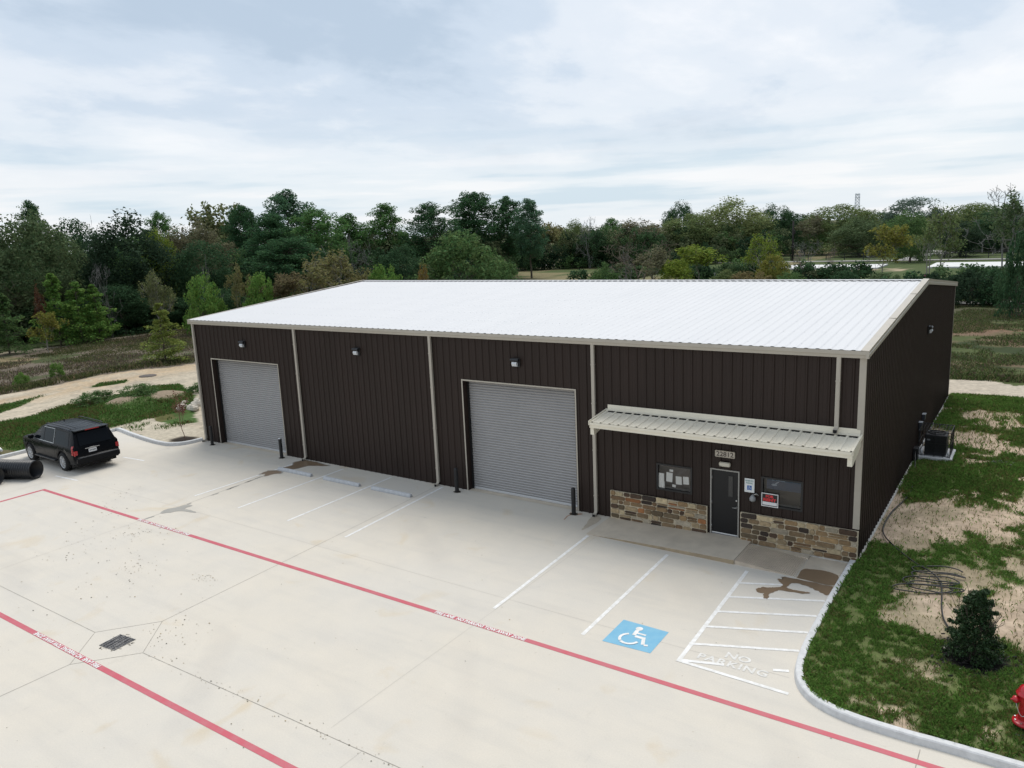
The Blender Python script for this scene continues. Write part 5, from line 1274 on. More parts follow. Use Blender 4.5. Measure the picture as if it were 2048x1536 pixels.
# ------------------------------------------------------------------ vegetation
LEAF = {}
def leafmat(k):
    if k not in LEAF:
        c = dict(pine_deep=(0.022, 0.052, 0.022), pine_mid=(0.042, 0.085, 0.028), pine_blue=(0.036, 0.072, 0.040), deep=(0.024, 0.050, 0.023), blackgreen=(0.016, 0.030, 0.016), mid=(0.048, 0.082, 0.030), olive=(0.074, 0.096, 0.038),
                 olive_light=(0.095, 0.115, 0.048), olive_grey=(0.050, 0.072, 0.034), blue_grey=(0.055, 0.078, 0.060), lime=(0.15, 0.20, 0.035), yellow=(0.19, 0.19, 0.045), bright=(0.070, 0.125, 0.030), brown_grey=(0.080, 0.078, 0.046),
                 tan=(0.165, 0.160, 0.068), straw=(0.14, 0.12, 0.065), orange=(0.20, 0.14, 0.04), rust=(0.105, 0.052, 0.030), rust_green=(0.10, 0.085, 0.04), pale_olive=(0.14, 0.16, 0.070), shrub=(0.014, 0.028, 0.013), sapling=(0.14, 0.06, 0.045), cypress=(0.17, 0.21, 0.055))[k]
        c = tuple(q*(1.3 if k in ('lime', 'yellow', 'tan', 'straw', 'orange', 'rust', 'pale_olive', 'cypress', 'sapling') else 2.5 if k.startswith('pine') else 2.25) for q in c); LEAF[k] = mat('leaf '+k.replace('_', ' '), c, rough=0.7, spec=0.05, island=0.34, transl=0.38)
    return LEAF[k]

def leaf_quads(rng, C, R, n, size, flat=1.0):
    """C (k,3) clump centres, R (k,) radii, n leaves per clump"""
    C = np.asarray(C, float); R = np.asarray(R, float); k = len(C); N = k*n
    d = rng.normal(size=(N, 3)); d /= np.linalg.norm(d, axis=1)[:, None]; rr = rng.uniform(0.25, 1, N)**0.5
    P = np.repeat(C, n, 0)+d*(np.repeat(R, n)*rr)[:, None]*np.array((1, 1, flat))
    a = rng.normal(size=(N, 3))*0.75+d*1.1+np.array((0, 0, 0.25)); a /= np.linalg.norm(a, axis=1)[:, None]
    t = np.cross(a, rng.normal(size=(N, 3))); t /= np.linalg.norm(t, axis=1)[:, None]; b = np.cross(a, t)
    s = size*rng.uniform(0.6, 1.35, N)[:, None]; e = rng.uniform(0.45, 0.8, N)[:, None]
    V = np.stack([P-t*s*0.5, P-b*s*e*0.5, P+t*s*0.5, P+b*s*e*0.5], 1).reshape(-1, 3)
    return V, np.arange(N*4).reshape(-1, 4)

def grow(rng, p, d, L, r, depth, out, tips, gnarl=0.25, spread=0.75, kids=3, up=0.12):
    P = [np.array(p, float)]; n = 4; d = np.array(d, float); d /= np.linalg.norm(d)
    for i in range(n):
        d = d+rng.normal(size=3)*gnarl*0.5+np.array((0, 0, up*0.4)); d /= np.linalg.norm(d); P.append(P[-1]+d*L/n)
    rs = [r*(1-0.55*i/n) for i in range(n+1)]; out.append((P, rs))
    if depth == 0: tips.append(P[-1]); tips.append(P[-2]); return
    for k in range(kids+(rng.random() < 0.4)):
        t = rng.uniform(0.45, 1.0); i = min(n-1, int(t*n)); q = P[i]+(P[i+1]-P[i])*(t*n-i)
        nd = d+rng.normal(size=3)*spread; nd[2] = nd[2]*0.8+up
        grow(rng, q, nd, L*rng.uniform(0.55, 0.78), rs[i]*0.6, depth-1, out, tips, gnarl, spread, kids, up)

def tubes_mesh(name, segs, m, n=5):
    b = MB()
    for P, r in segs: b.tube(P, [max(q, 0.012) for q in r], n, cap=False)
    o = b.build(name, m); me = o.data; bpy.data.objects.remove(o); return me

PROTO = {}
def proto(kind, v):
    """returns (trunk mesh, crown mesh, height, width) at natural size"""
    if (kind, v) in PROTO: return PROTO[kind, v]
    rng = np.random.default_rng(abs(hash((len(kind)*7+ord(kind[0]), v*13+5))) % 100000); segs = []; C = []; R = []; size = 0.30; n = 40; flat = 1.0; bark = 'bark'
    if kind == 'pine':
        H, W = 16.0, 8.0; P = [np.array((0, 0, 0.))]
        for i in range(8): P.append(np.array((rng.normal()*0.12*i**0.5, rng.normal()*0.12*i**0.5, H*(i+1)/8*0.97)))
        segs.append((P, [0.26*(1-0.85*i/8) for i in range(9)])); nb = 78; base = (0.25, 0.12, 0.35)[v % 3]
        for k in range(nb):
            t = base+(1-base)*((k+rng.uniform(0, 1))/nb); a = k*2.4+rng.normal()*0.3; s = (t-base)/(1-base)
            rad = W/2*(0.55+0.45*min(1, s*2.6))*sqrt(max(0.03, 1-max(0, (s-0.28)/0.72)**(2.2 if v % 3 else 1.5)))*rng.uniform(0.55, 1.12)
            q = np.array((0, 0, t*H*0.97)); e = q+np.array((cos(a)*rad, sin(a)*rad, rad*rng.uniform(0.0, 0.35))); segs.append(([q, (q+e)/2+np.array((0, 0, -0.1)), e], [0.07, 0.05, 0.02]))
            for f in np.linspace(0.5, 1.0, 2+int(rad > 2)):
                C.append(q+(e-q)*f+rng.normal(size=3)*0.18+np.array((0, 0, 0.15))); R.append(rng.uniform(0.60, 1.0)*(0.8+0.3*(rad/4)))
        n = 88; size = 0.25; flat = 0.8
    elif kind == 'oak':
        H, W = 13.0, 9.0; segs_t = []; tips = []; grow(rng, (0, 0, 0), (0, 0, 1), 4.0, 0.32, 3, segs, tips, 0.22, 0.7, 3)
        nb = 190
        for k in range(nb):
            d = rng.normal(size=3); d /= np.linalg.norm(d); d[2] = d[2]*0.98
            bump = 0.70+0.42*fbm(d[0]*1.7+v*9, d[1]*1.7+d[2]*2.1, 70+v, 2)*1.25-0.10
            rr = rng.uniform(0.55, 1.0)**0.45*bump; zc = 0.54*H
            c = np.array((d[0]*W/2*rr, d[1]*W/2*rr, zc+d[2]*0.46*H*rr))
            if c[2] < 1.0: c[2] = rng.uniform(0.6, 3)
            if k % 6 == 0: c = np.array((rng.normal()*W*0.24, rng.normal()*W*0.24, rng.uniform(0.6, 3.5)))
            C.append(c); R.append(rng.uniform(0.75, 1.28))
        n = 84; size = 0.27; flat = 0.9
    elif kind == 'sparse':
        H, W = 9.0, 6.0; tips = []; bark = 'palebark'
        for s in range(1+v % 2*2): grow(rng, (rng.normal()*0.15*s, rng.normal()*0.15*s, 0), (rng.normal()*0.25*s, rng.normal()*0.25*s, 1), 3.3, 0.13, 4, segs, tips, 0.28, 0.62, 3, 0.22)
        tips = [t for t in tips if t[2] > 1.2]; idx = rng.permutation(len(tips))[:330]
        for i in idx: C.append(tips[i]+rng.normal(size=3)*0.12); R.append(rng.uniform(0.22, 0.55))
        n = 10; size = 0.25
    elif kind == 'bare':
        H, W = 9.0, 6.5; tips = []; bark = 'palebark'
        for s in range(2+v % 2): grow(rng, (rng.normal()*0.2*s, rng.normal()*0.2*s, 0), (rng.normal()*0.35*s, rng.normal()*0.35*s, 1), 3.2, 0.10, 5, segs, tips, 0.33, 0.75, 2, 0.14)
    elif kind == 'cone':
        H, W = 7.0, 3.8; segs.append(([np.array((0, 0, 0.)), np.array((0.05, 0, H*.5)), np.array((0, 0, H*.97))], [0.10, 0.07, 0.02]))
        for k in range(115):
            t = rng.uniform(0.04, 1.0); a = rng.uniform(0, 2*pi); prof = (1-t)**0.75*(0.72+0.28*sin(t*23+v))+0.05; r = W/2*prof*rng.uniform(0.35, 1.08)
            C.append(np.array((cos(a)*r, sin(a)*r, t*H*0.96+0.15))); R.append(0.18+0.42*(1-t)*rng.uniform(0.6, 1.2))
            if k % 3 == 0: segs.append(([np.array((0, 0, t*H*0.92)), C[-1]], [0.03, 0.012]))
        n = 46; size = 0.17; flat = 0.7
    else:                                      # bush
        H, W = 4.5, 6.0; tips = []
        for s in range(5): grow(rng, (rng.normal()*0.4, rng.normal()*0.4, 0), (rng.normal()*0.6, rng.normal()*0.6, 1), 1.6, 0.07, 2, segs, tips, 0.3, 0.7, 3)
        for k in range(130):
            d = rng.normal(size=3); d /= np.linalg.norm(d); d[2] = abs(d[2]); bump = 0.74+0.42*fbm(d[0]*2+v*5, d[1]*2+d[2]*2, 90+v, 2); rr = rng.uniform(0.4, 1)**0.5*bump
            C.append(np.array((d[0]*W/2*rr, d[1]*W/2*rr, 0.2+d[2]*H*0.9*rr))); R.append(rng.uniform(0.35, 0.68))
        n = 52; size = 0.21; flat = 0.85
    # bring stems and crown into one box of H x W
    if C:
        V, F = leaf_quads(rng, C, R, n, size, flat); hi = np.percentile(V[:, 2], 99.6); w = (np.percentile(V[:, 0], 98.5)-np.percentile(V[:, 0], 1.5)); 
    else:
        A = np.array([p for P, r in segs for p in P]); hi = A[:, 2].max(); w = np.ptp(A[:, 0])*0.9
    sz, sxy = H/hi, W/w; k3 = np.array((sxy, sxy, sz))
    segs = [([p*k3 for p in P], r) for P, r in segs]
    if C:
        V = V*k3; co = npmesh('crown', V, F, leafmat('mid')); crown = co.data; bpy.data.objects.remove(co); trunk = tubes_mesh('trunk', segs, M[bark])
    else:
        thick = [s for s in segs if s[1][0] > 0.03]; thin = [s for s in segs if s[1][0] <= 0.03]; trunk = tubes_mesh('trunk', thick, M[bark]); crown = tubes_mesh('branches', [(P, [max(q, 0.017) for q in r]) for P, r in thin], M[bark], 4)
    PROTO[kind, v] = (trunk, crown, H, W); return PROTO[kind, v]

TWIG = {k: mat(k.replace('_', ' '), c, rough=0.9, var=0.2, vscale=2) for k, c in dict(grey_twig=(0.20, 0.195, 0.185), brown_twig=(0.15, 0.115, 0.09), pink_twig=(0.23, 0.17, 0.16)).items()}
GRP = dict(pine='pines of the wood', oak='broadleaf trees of the wood', sparse='thin trees and shrubs at the wood edge', bare='leafless trees', cone='young conifers at the field edge', bush='bushes around the field')
NAME = dict(pine='pine_tree', oak='broadleaf_tree', sparse='thin_tree', bare='bare_tree', cone='conifer', bush='bush')
TRN = random.Random(11); CNT = {}
def tree(kind, colr, x, y, h, w, label, z=0.04, name=None, cat=None, group=True):
    i = CNT.get(kind, 0); CNT[kind] = i+1; v = i % (4 if kind in ('oak', 'pine', 'bush') else 3)
    tm, cm, H, W = proto(kind, v)
    o = bpy.data.objects.new(name or NAME[kind], None); COL.objects.link(o); o.location = (x, y, z); o.rotation_euler = (0, 0, TRN.uniform(0, 6.28)); o.scale = (w/W, w/W*TRN.uniform(0.9, 1.1), h/H)
    tag(o, label, cat or ('bush' if kind == 'bush' else 'tree'), GRP[kind] if group else None)
    for nm, me in (('trunk', tm), ('crown' if kind != 'bare' else 'branches', cm)):
        c = bpy.data.objects.new(nm, me); COL.objects.link(c); c.parent = o
        if kind == 'bare': c.material_slots[0].link = 'OBJECT'; c.material_slots[0].material = TWIG[colr]
        elif nm == 'crown': c.material_slots[0].link = 'OBJECT'; c.material_slots[0].material = leafmat(colr)
    return o
TREES = [
('pine','pine_deep',-76.9,28.5,16.1,4.1,'tall round-headed pine standing up above the olive tree at the frame edge'),
('oak','olive_grey',-57.2,18.9,13.5,8.9,'huge dull olive broadleaf tree at the frame edge above the yellow sapling'),
('oak','deep',-69.5,30.2,13.3,6.1,'dark evergreen crown between the huge olive tree and the big dark oak'),
('oak','blackgreen',-56.5,29.1,13.4,9.7,'biggest and darkest round oak in the wood, beside the lime-leaved tree'),
('bare','grey_twig',-77.3,36.8,14.5,3.5,'small bare grey tree poking over the dark evergreen crown'),
('pine','pine_mid',-93.7,56.6,15.4,5.0,'flat-topped bright pine seen between the big oak and the pale airy tree'),
('oak','lime',-58.8,35.0,11.6,4.5,'lime-leaved tree squeezed in behind the big dark oak'),
('sparse','pale_olive',-78.1,54.9,16.0,7.8,'pale airy half-leafless tree on the skyline beside the dark round pine'),
('oak','brown_grey',-62.7,41.9,12.4,8.2,'brownish grey fading tree below the pale airy skyline tree'),
('oak','deep',-52.1,36.1,9.9,6.8,'dark green bushy tree above the pale dead branches'),
('pine','pine_deep',-66.7,53.6,15.1,5.9,'dark ball-crowned pine with sky showing through its middle'),
('pine','pine_blue',-78.1,71.4,18.3,10.4,'tallest blue-green pine, tiered, above the dense dark pines near the roof'),
('pine','pine_deep',-53.3,48.0,13.2,8.0,'dense dark rounded pine in front of the tallest blue-green pine'),
('pine','pine_mid',-55.6,57.6,14.0,8.2,'full mid green pine next to the tallest blue-green pine'),
('pine','pine_deep',-45.9,44.4,9.9,8.3,'dark low pine rising behind the tan shrubs beside the roof'),
('pine','pine_mid',-71.1,79.2,13.9,8.1,'low green pine on the skyline above the grey leafless bush'),
('pine','pine_mid',-68.8,87.1,15.6,7.7,'knobbly topped pine with open crown between two rounder pines'),
('pine','pine_deep',-61.3,91.1,15.3,8.9,'broad dome-topped pine behind the big mid green bush'),
('pine','pine_deep',-63.5,107.3,17.7,10.2,'tallest of the three pines grouped over the roof ridge'),
('pine','pine_deep',-61.4,116.2,16.8,7.8,'middle pine of the three grouped over the roof ridge'),
('pine','pine_blue',-53.0,112.1,15.8,7.3,'slender pine with a side branch, last of the three over the ridge'),
('bush','mid',-35.0,66.1,9.8,13.5,'big mid green leafy tree bulging over the roof ridge below the three pines'),
('bush','mid',-27.2,64.5,5.4,5.4,'rounded green shrub at the foot of the three tall pines'),
('sparse','tan',-34.8,38.9,8.4,7.1,'tan dry shrub with long pale bare branches at the roof edge'),
('sparse','tan',-35.5,44.1,7.5,4.8,'rusty tan twiggy shrub behind the peak of the roof edge'),
('sparse','straw',-35.0,35.6,6.1,3.9,'small straw coloured shrub low against the sloping roof edge'),
('bush','bright',-35.2,50.1,6.1,5.0,'bright green mounded shrub just behind the far roof corner'),
('bare','grey_twig',-51.2,59.5,10.2,5.5,'grey leafless bush in front of the low skyline pine'),
('oak','deep',-43.6,62.8,8.3,6.5,'dark rounded tree between the grey leafless bush and the big mid green tree'),
('sparse','orange',-29.1,50.3,6.1,1.6,'small orange-brown shrub peeping over the ridge'),
('cone','bright',-49.3,16.8,7.4,3.7,'bright green feathery conifer at the field edge beside the red-brown one'),
('cone','bright',-48.5,18.6,6.4,3.6,'bright green feathery conifer in the middle of the field edge row'),
('cone','bright',-48.6,20.5,6.0,3.3,'bright green feathery conifer at the end of the field edge row'),
('cone','mid',-47.4,11.1,5.9,3.7,'mid green feathery conifer cut by the frame edge at the field'),
('sparse','rust',-48.0,14.9,6.4,1.5,'thin red-brown dying conifer among the bright green ones'),
('sparse','yellow',-44.3,13.2,4.0,1.9,'small yellow-green sapling in front of the red-brown conifer'),
('oak','deep',-51.8,25.2,5.6,6.2,'dark leafy tree beyond the end of the bright conifer row at the field edge'),
('sparse','pale_olive',-44.8,25.3,7.0,3.1,'thin mottled tree rising behind the young yellow cypress'),
('bush','bright',-40.7,28.1,6.4,4.0,'bright green round tree close to the far roof corner'),
('sparse','tan',-40.3,32.2,7.4,3.2,'tan-green speckled tree beside the bright round one'),
('bush','bright',-37.2,32.9,6.2,3.4,'bright green leafy shrub low against the sloping roof'),
('bare','grey_twig',-48.9,22.1,8.3,2.2,'pale dead tree with forked branches before the big dark oak'),
('bare','grey_twig',-43.8,30.6,8.6,3.5,'pale dead branches before the dark green bushy tree'),
('oak','deep',-51.1,30.3,4.1,5.3,'dark undergrown tree behind the mottled thin tree'),
('oak','deep',-45.4,33.5,4.4,5.3,'dark leafy tree behind the bright round one by the roof corner'),
('sparse','tan',-68.9,147.0,11.3,7.8,'brownish tan tree first past the three pines'),
('oak','olive',-65.1,151.6,11.4,8.8,'olive green tree behind the tan tree past the pines'),
('bare','grey_twig',-57.0,144.7,12.6,7.2,'bare tree with pale tall stem over the meadow gap'),
('oak','deep',-58.9,150.5,8.3,11.1,'dark green tree behind the meadow gap'),
('pine','pine_mid',-79.6,200.6,12.3,6.3,'small far pine on the low skyline'),
('sparse','brown_grey',-51.7,164.1,11.2,16.0,'wide brown-grey thinning tree behind the twiggy tangle'),
('bare','brown_twig',-15.7,85.0,7.5,9.6,'sprawling tangle of brown leafless limbs behind the ridge'),
('bare','grey_twig',-18.5,85.8,6.9,5.3,'dead leaning tree with pale limbs beside the brown tangle'),
('sparse','brown_grey',-13.0,81.8,6.8,7.5,'brown-grey twiggy thicket growing through the sprawling tangle of limbs'),
('bush','mid',-15.1,71.9,4.8,3.9,'green round bush behind the ridge beside the brown tangle'),
('oak','deep',-51.9,187.0,15.4,10.0,'dark green tree with a lumpy top on the skyline past the tangle'),
('oak','olive',-41.6,168.5,11.9,12.6,'olive tree in front of the lumpy dark skyline tree'),
('oak','olive_light',-34.5,178.5,15.2,16.7,'tallest light olive tree with a thin airy top'),
('oak','olive',-30.4,190.4,11.5,9.4,'olive tree shoulder between the airy-topped tree and the dark upright one'),
('oak','deep',-26.6,195.6,13.4,10.8,'dark upright green tree beside the utility pole'),
('bush','lime',-8.1,79.5,4.8,4.7,'brightest yellow-lime bush behind the roof ridge'),
('sparse','lime',-7.3,86.3,6.5,5.7,'thin yellow-green tree beside the yellow-lime bush'),
('sparse','lime',0.1,95.1,7.7,4.7,'thin yellow-green tree with forked pale trunk before the utility pole'),
('bush','yellow',1.6,91.4,4.6,4.6,'low yellow-green bush under the forked pale trunk'),
('sparse','brown_grey',-20.0,196.4,10.7,10.7,'brownish thinning tree beside the utility pole'),
('oak','olive',-11.6,201.3,12.7,16.6,'wide olive tree below the transmission tower'),
('oak','olive_grey',-3.7,182.5,9.1,12.0,'spreading oak with thick dark trunk on the far lawn'),
('bare','pink_twig',3.0,102.1,4.8,3.5,'small bare pinkish tree at the near end of the white slab'),
('bare','grey_twig',1.0,114.0,6.2,4.2,'tall bare grey sapling before the white slab'),
('bare','pink_twig',6.2,107.0,5.9,4.2,'bare pinkish branched tree in front of the far lawn oak'),
('sparse','yellow',13.4,108.3,8.1,4.8,'sparse yellow-green sapling before the driveway'),
('bare','grey_twig',12.2,106.1,5.4,2.7,'slim bare sapling beside the sparse yellow-green one'),
('oak','blue_grey',0.4,230.7,14.0,16.5,'tall grey-blue tree high on the skyline behind the driveway'),
('oak','mid',11.0,154.4,10.1,7.0,'leaning leafy green tree over the dark parked car'),
('oak','deep',-7.4,236.6,10.1,13.5,'far dark tree between the tower and the grey-blue tree'),
('sparse','olive',20.6,101.2,10.4,5.1,'tall sparse olive tree in front of the driveway'),
('oak','blackgreen',18.3,173.3,7.4,9.2,'darkest round tree beside the far house'),
('oak','olive',19.6,203.5,11.4,13.5,'olive-brown tree above the far house'),
('bare','grey_twig',28.5,117.8,13.6,8.2,'tallest bare grey tree at the frame edge'),
('sparse','olive_grey',29.6,119.9,12.2,8.3,'thin grey-green leafier tree at the frame edge beside the tallest bare tree'),
('oak','deep',25.1,192.8,9.7,10.4,'dark tree behind the tallest bare grey tree'),
('bush','deep',32.2,61.9,7.4,3.1,'dark green tree at the frame edge by the concrete lane'),
('bush','blackgreen',25.0,69.5,3.4,4.1,'dark hedge bush nearest the building gable'),
('bush','blackgreen',27.7,71.7,3.6,4.7,'dark hedge bush in the middle of the row along the concrete lane'),
('bush','deep',30.7,70.9,3.7,4.5,'dark hedge bush at the end of the row along the concrete lane'),
('bush','deep',12.1,87.8,2.6,4.0,'dark low bush behind the ridge before the sandy gap'),
('bush','olive',-2.4,83.8,3.1,4.8,'low olive scrub on the overgrown mound behind the ridge'),
('bush','rust_green',1.0,82.9,2.9,5.4,'rusty green scrub on the overgrown mound behind the ridge'),
('bush','mid',5.4,86.2,2.5,4.7,'mid green scrub below the small bare pinkish tree'),
('bush','olive_grey',17.4,84.6,2.5,5.0,'grey-green scrub below the sparse yellow-green sapling'),
]
for t in TREES: tree(*t)
tree('cone', 'cypress', -26.3, 14.2, 5.0, 3.1, 'young yellow-green cypress standing alone at the edge of the weed field', 0.05, 'cypress_tree', 'tree', False)
tree('bush', 'bright', -27.6, 3.5, 0.95, 1.0, 'bright green tuft on the field edge nearer the frame side', 0.05)
tree('bush', 'bright', -28.8, 6.6, 1.1, 1.0, 'bright green tuft on the field edge with pale stalks, nearer the cypress', 0.05)
tree('bush', 'mid', -11.8, 3.4, 1.0, 2.6, 'weedy green clump on the bank between the two earth humps', 0.3)
tree('bush', 'mid', -9.0, 6.4, 1.0, 2.4, 'weedy green clump behind the bare earth humps', 0.3)
tree('bush', 'mid', -13.6, 1.6, 0.8, 2.2, 'low weedy clump at the grassy end of the earth humps', 0.3)

def sapling():
    rng = np.random.default_rng(8); segs = []; tips = []
    grow(rng, (0, 0, 0), (0.05, 0, 1), 1.0, 0.022, 3, segs, tips, 0.15, 0.5, 3, 0.35)
    e = empty('young_sapling', (-1.1, -0.45, 0.06), 'spindly half-bare sapling with reddish leaves in a mulch ring by the building corner', 'tree')
    b = MB()
    for P, r in segs: b.tube(P, [max(q, 0.006) for q in r], 5, cap=False)
    b.build('trunk', mat('young bark', (0.24, 0.14, 0.10), rough=0.9), e); tips = [t for t in tips if t[2] > 0.3]
    V, F = leaf_quads(rng, tips, np.full(len(tips), 0.12), 3, 0.075); npmesh('crown', V, F, leafmat('sapling'), parent=e)
sapling()

def lawn_shrub():
    rng = np.random.default_rng(21); segs = []; tips = []; C = []; R = []
    for s in range(4): grow(rng, (rng.normal()*0.06, rng.normal()*0.06, 0), (rng.normal()*0.3, rng.normal()*0.3, 1), 0.75, 0.022, 2, segs, tips, 0.15, 0.5, 3, 0.3)
    for k in range(230):
        t = rng.uniform(0, 1)**0.85; a = rng.uniform(0, 2*pi); r = 0.66*(1-t)**0.62*(0.75+0.4*fbm(cos(a)*1.5+t*4, sin(a)*1.5, 3, 2))*rng.uniform(0.35, 1.0)**0.6+0.03
        C.append((cos(a)*r, sin(a)*r, 0.06+t*1.92)); R.append(rng.uniform(0.07, 0.17)*(1.1-0.45*t))
    k_ = 0.77; C = [tuple(q*k_ for q in c) for c in C]
    for k in range(26):
        t = rng.uniform(0.1, 1); a = rng.uniform(0, 2*pi); r = (0.66*(1-t)**0.62+0.12)*k_
        for f in (0.75, 0.9, 1.05): C.append((cos(a)*r*f, sin(a)*r*f, (0.1+t*1.95)*k_+0.06*f)); R.append(0.05)
    e = empty('evergreen_shrub', (33.38, -4.12, 0.11), 'dark glossy evergreen shrub in a black mulch ring on the lawn', 'shrub')
    b = MB()
    for P, r in segs: b.tube(P, [max(q, 0.005) for q in r], 6, cap=False)
    b.build('trunk', M['bark'], e)
    V, F = leaf_quads(rng, C, R, 66, 0.047); m = mat('glossy leaf', (0.026, 0.056, 0.019), rough=0.5, spec=0.25, island=0.4, transl=0.12); npmesh('crown', V, F, m, parent=e)
    rnd = random.Random(5); b = MB()
    for k in range(300):
        a = rnd.uniform(0, 2*pi); r = rnd.uniform(0.0, 1)**0.6*rnd.uniform(0.75, 1.15); x, y = r*cos(a), r*sin(a); s = rnd.uniform(0.02, 0.055); c = rnd.choice(((0.012, 0.011, 0.011), (0.02, 0.018, 0.016), (0.03, 0.026, 0.022))); b.cur = c if rnd.random() > 0.012 else (0.5, 0.48, 0.42)
        b.box(-s, s, -s*0.35, s*0.35, 0, 0.012, Matrix.Translation((x, y, 0.012+rnd.uniform(0, 0.03))) @ Matrix.Rotation(rnd.uniform(0, pi), 4, 'Z') @ Matrix.Rotation(rnd.uniform(-.3, .3), 4, 'X'))
    o = b.build('mulch_chips', mat('mulch', (0.02, 0.02, 0.02), rough=0.95, attr='Col')); o.location = (33.38, -4.12, 0.115); tag(o, kind='stuff')
lawn_shrub()

# far wood that reads as one mass
def woodland():
    rng = np.random.default_rng(77); C = []; R = []; T = []; pal = [(0.024, 0.048, 0.022), (0.032, 0.060, 0.026), (0.044, 0.070, 0.030), (0.058, 0.070, 0.036), (0.018, 0.038, 0.020), (0.052, 0.090, 0.033)]
    def put(x, y, h, w, c, nc=26, rmax=1.3):
        for k in range(nc):
            d = rng.normal(size=3); d /= np.linalg.norm(d); rr = rng.uniform(0.5, 1)**0.5
            C.append((x+d[0]*w/2*rr, y+d[1]*w/2*rr, max(0.5, h*0.52+d[2]*h*0.48*rr))); R.append(rng.uniform(0.7, rmax)); T.append(c)
    # (start, end, number, height range, width range)
    for p, q, n, hr, wr, dep in (((-58, 12), (-56, 44), 16, (4, 7), (5, 8), 4), ((-68, -8), (-64, 50), 34, (8, 12.0), (6, 9), 8), ((-60, 44), (-52, 70), 12, (6, 9), (6, 9), 5), ((-84, -12), (-88, 80), 40, (10, 13), (7, 10), 10), ((-70, 70), (-66, 118), 26, (8, 12), (6, 9), 9),
                                 ((-50, 70), (-56, 108), 14, (3, 6), (4, 7), 4), ((-96, 120), (-40, 164), 26, (7, 9.5), (7, 10), 8), ((-48, 168), (-20, 172), 14, (7, 10), (7, 10), 7), ((-30, 190), (40, 196), 8, (5, 7), (7, 10), 6), ((-100, 190), (70, 262), 66, (9, 11.5), (9, 13), 18), ((40, 200), (120, 240), 26, (9, 13), (9, 12), 14),
                                 ((-78, 138), (-42, 160), 16, (2.5, 5), (5, 8), 4), ((-40, 150), (-25, 163), 10, (3, 6), (5, 8), 5), ((-10, 205), (50, 212), 12, (2.5, 5), (5, 8), 4), ((-46, 36), (-40, 62), 10, (2.5, 4.5), (4, 6), 4), ((-30, 100), (12, 104), 30, (1.7, 3.3), (3, 5.5), 3), ((-26, 112), (-6, 122), 10, (1.4, 2.6), (3, 5), 3), ((-40, 104), (-24, 112), 5, (1.2, 2.4), (3, 4), 3), ((18, 79), (60, 84), 22, (2.6, 4.4), (4, 6), 2.0), ((-230, 60), (-130, 240), 50, (11, 15), (10, 14), 26), ((-130, 250), (220, 330), 60, (9, 12), (12, 16), 20)):
        for k in range(n):
            t = (k+rng.uniform(0, 1))/n; c = np.array(pal[rng.integers(0, 6)])*rng.uniform(0.75, 1.2); w = rng.uniform(*wr); h = rng.uniform(*hr)
            put(p[0]+(q[0]-p[0])*t+rng.normal()*dep*0.4, p[1]+(q[1]-p[1])*t+rng.normal()*dep*0.4, h, w, c, int(14+w*h*0.30), 0.55+min(0.8, w*0.09))
    n = 40; V, F = leaf_quads(rng, C, R, n, 0.42, 0.85); col = np.repeat(np.array(T), n, 0)*2.0*rng.uniform(0.65, 1.4, len(F))[:, None]
    o = npmesh('woodland', V, F, mat('wood foliage', (0.03, 0.05, 0.02), rough=0.7, spec=0.05, attr='Col', transl=0.35), col); tag(o, kind='stuff')
woodland()

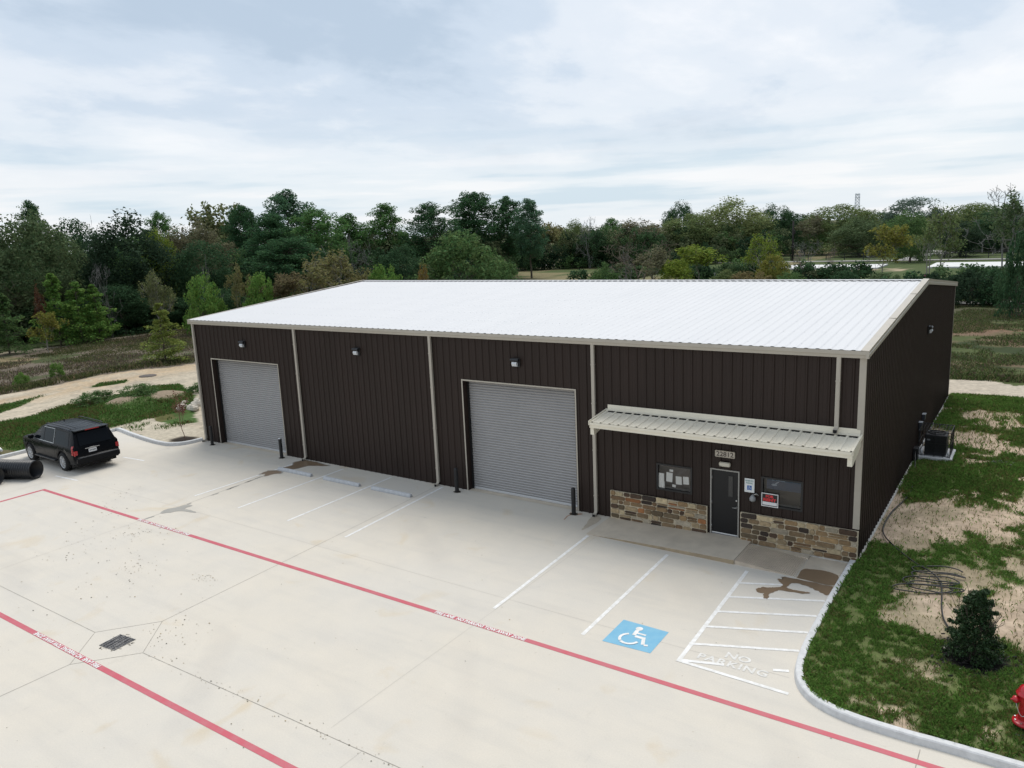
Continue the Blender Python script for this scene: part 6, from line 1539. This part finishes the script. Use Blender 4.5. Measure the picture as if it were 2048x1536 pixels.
# ------------------------------------------------------------------ grass and weeds
def blades(name, x, y, z, L, W, col, rng, lean=0.5):
    n = len(x); a = rng.uniform(0, 2*pi, n); d = np.stack([np.cos(a), np.sin(a)], 1); l = rng.uniform(0.15, lean*2, n)
    s = rng.uniform(0, 2*pi, n); t = np.stack([np.cos(s), np.sin(s)], 1)*(W/2)[:, None]
    B = np.stack([x, y], 1); tip = B+d*(L*l)[:, None]*0.7; mid = B+d*(L*l)[:, None]*0.22
    V = np.stack([np.column_stack([B-t, z]), np.column_stack([B+t, z]), np.column_stack([mid+t*0.7, z+L*0.55]), np.column_stack([tip, z+L*(1-0.35*np.clip(l, 0, 1))])], 1).reshape(-1, 3)
    F = np.arange(4*n).reshape(-1, 4); o = npmesh(name, V, F, M['grass'], col); tag(o, kind='stuff'); return o
def grass():
    rng = np.random.default_rng(5)
    # yard by the gable
    n = 560000; x = rng.uniform(30.2, 36.5, n); y = -7.7+32.0*rng.uniform(0, 1, n)**1.25
    lm = lawn_mask(x, y); cl = fbm(x*6, y*6, 61, 2); keep = (rng.uniform(0, 1, n) < lm*sstep(0.30, 0.60, cl)*1.1+0.028)
    keep &= (x > krx(np.clip(y, -7.6, -0.15))+0.165) & ~((y < -7.42)) & (np.hypot(x-33.38, y+4.12) > 0.62) & ~((y > 0) & (x < L_+0.10)) & ~((x < 31.62) & (y > 11.0) & (y < 12.65))
    x, y = x[keep], y[keep]; n = len(x); z = ground_height(x, y)-0.01; big = fbm(x*1.1, y*1.1, 63, 3)
    L = rng.uniform(0.05, 0.13, n)*(0.7+0.9*big)*(1+0.5*(y > 6)); W = rng.uniform(0.007, 0.014, n)*(1+0.035*np.clip(y+6, 0, 30))
    base = np.array((0.125, 0.225, 0.050))[None, :]*rng.uniform(0.55, 1.55, n)[:, None]; yel = rng.uniform(0, 1, n)
    base = np.where((yel < 0.10+0.3*(1-lm[keep])+0.22*sstep(0.5, 0.65, fbm(x*0.9+9, y*0.9, 88, 3)))[:, None], np.array((0.21, 0.20, 0.075))[None, :]*rng.uniform(0.6, 1.3, n)[:, None], base); base = base*(0.8+0.55*fbm(x*0.7, y*0.7, 66, 3))[:, None]
    blades('lawn_grass', x, y, z, L, W, base, rng)
    # bank behind the suv
    n = 150000; x = rng.uniform(-22, -3, n); y = rng.uniform(-15, 9.5, n); k = inpoly(x, y, Z_BANK) & (x < -6.75) | (inpoly(x, y, Z_STRIP1) | inpoly(x, y, Z_STRIP2)); k |= (x > -6.6) & (x < -4.0) & (y > kly(np.clip(x, -6.6, 0))+0.25) & (y < 2.0) & (rng.uniform(0, 1, n) < 0.5*sstep(0.45, 0.6, fbm(x*0.9, y*0.9, 99, 3)))
    for hx, hy, hr in ((-11.3, 2.0, 0.85), (-10.4, 4.4, 1.25)): k &= np.hypot(x-hx, (y-hy)*0.8) > hr*rng.uniform(0.7, 1.1, n)
    x, y = x[k], y[k]; n = len(x); z = ground_height(x, y)-0.02; bg = fbm(x*0.5, y*0.5, 68, 3)
    L = rng.uniform(0.08, 0.24, n)*(0.5+bg); W = rng.uniform(0.018, 0.034, n); c = np.array((0.090, 0.175, 0.042))[None, :]*rng.uniform(0.6, 1.5, n)[:, None]; c = np.where((rng.uniform(0, 1, n) < 0.15+0.5*sstep(0.5, 0.7, bg))[:, None], np.array((0.165, 0.155, 0.058))[None, :]*rng.uniform(0.6, 1.2, n)[:, None], c)
    blades('bank_grass', x, y, z, L, W, c, rng)
    # weed field on that side
    poly = [(-49.5, -10), (-49.5, 34), (-40, 34), (-20, 17), (-23.6, 15.2), (-25.3, 8.0), (-24.3, 0.6), (-24.0, -10)]
    n = 150000; x = rng.uniform(-50, -20, n); y = rng.uniform(-10, 34, n); m = fbm(x*0.3, y*0.3, 71, 4); k = inpoly(x, y, poly) & (rng.uniform(0, 1, n) < sstep(0.30, 0.6, m)); x, y, m = x[k], y[k], m[k]; n = len(x)
    pd = polydist(x, y, PATH_L); kk = pd > 0.6; x, y, m = x[kk], y[kk], m[kk]; n = len(x); edge = np.exp(-((x+25.6)/1.2)**2)
    L = rng.uniform(0.10, 0.42, n)*(0.6+0.9*edge); W = rng.uniform(0.03, 0.07, n); r = rng.uniform(0, 1, n)[:, None]; g = sstep(0.46, 0.62, fbm(x*0.22, y*0.22, 73, 3)+0.12*edge)[:, None]
    c = np.where(r < 0.25+0.6*g, np.array((0.105, 0.122, 0.050))[None, :], np.where(r < 0.80, np.array((0.155, 0.122, 0.098))[None, :], np.array((0.25, 0.20, 0.115))[None, :]))*rng.uniform(0.6, 1.4, n)[:, None]
    blades('field_weeds', x, y, ground_height(x, y)-0.02, L, W, c, rng)
    # rough growth behind the building on the gable side
    n = 110000; x = rng.uniform(22, 40, n); y = rng.uniform(28.6, 71, n); m = fbm(x*0.35, y*0.5, 81, 4); k = (rng.uniform(0, 1, n) < sstep(0.36, 0.6, m)); x, y = x[k], y[k]; n = len(x); fr = np.exp(-((y-29.3)/0.9)**2)
    L = rng.uniform(0.10, 0.36, n)*(0.7+0.8*fr); W = rng.uniform(0.025, 0.06, n); r = rng.uniform(0, 1, n)[:, None]
    c = np.where(r < 0.62, np.array((0.095, 0.135, 0.046))[None, :], np.where(r < 0.85, np.array((0.15, 0.115, 0.08))[None, :], np.array((0.21, 0.20, 0.095))[None, :]))*rng.uniform(0.55, 1.35, n)[:, None]
    blades('field_weeds', x, y, ground_height(x, y)-0.02, L, W, c, rng)
grass()
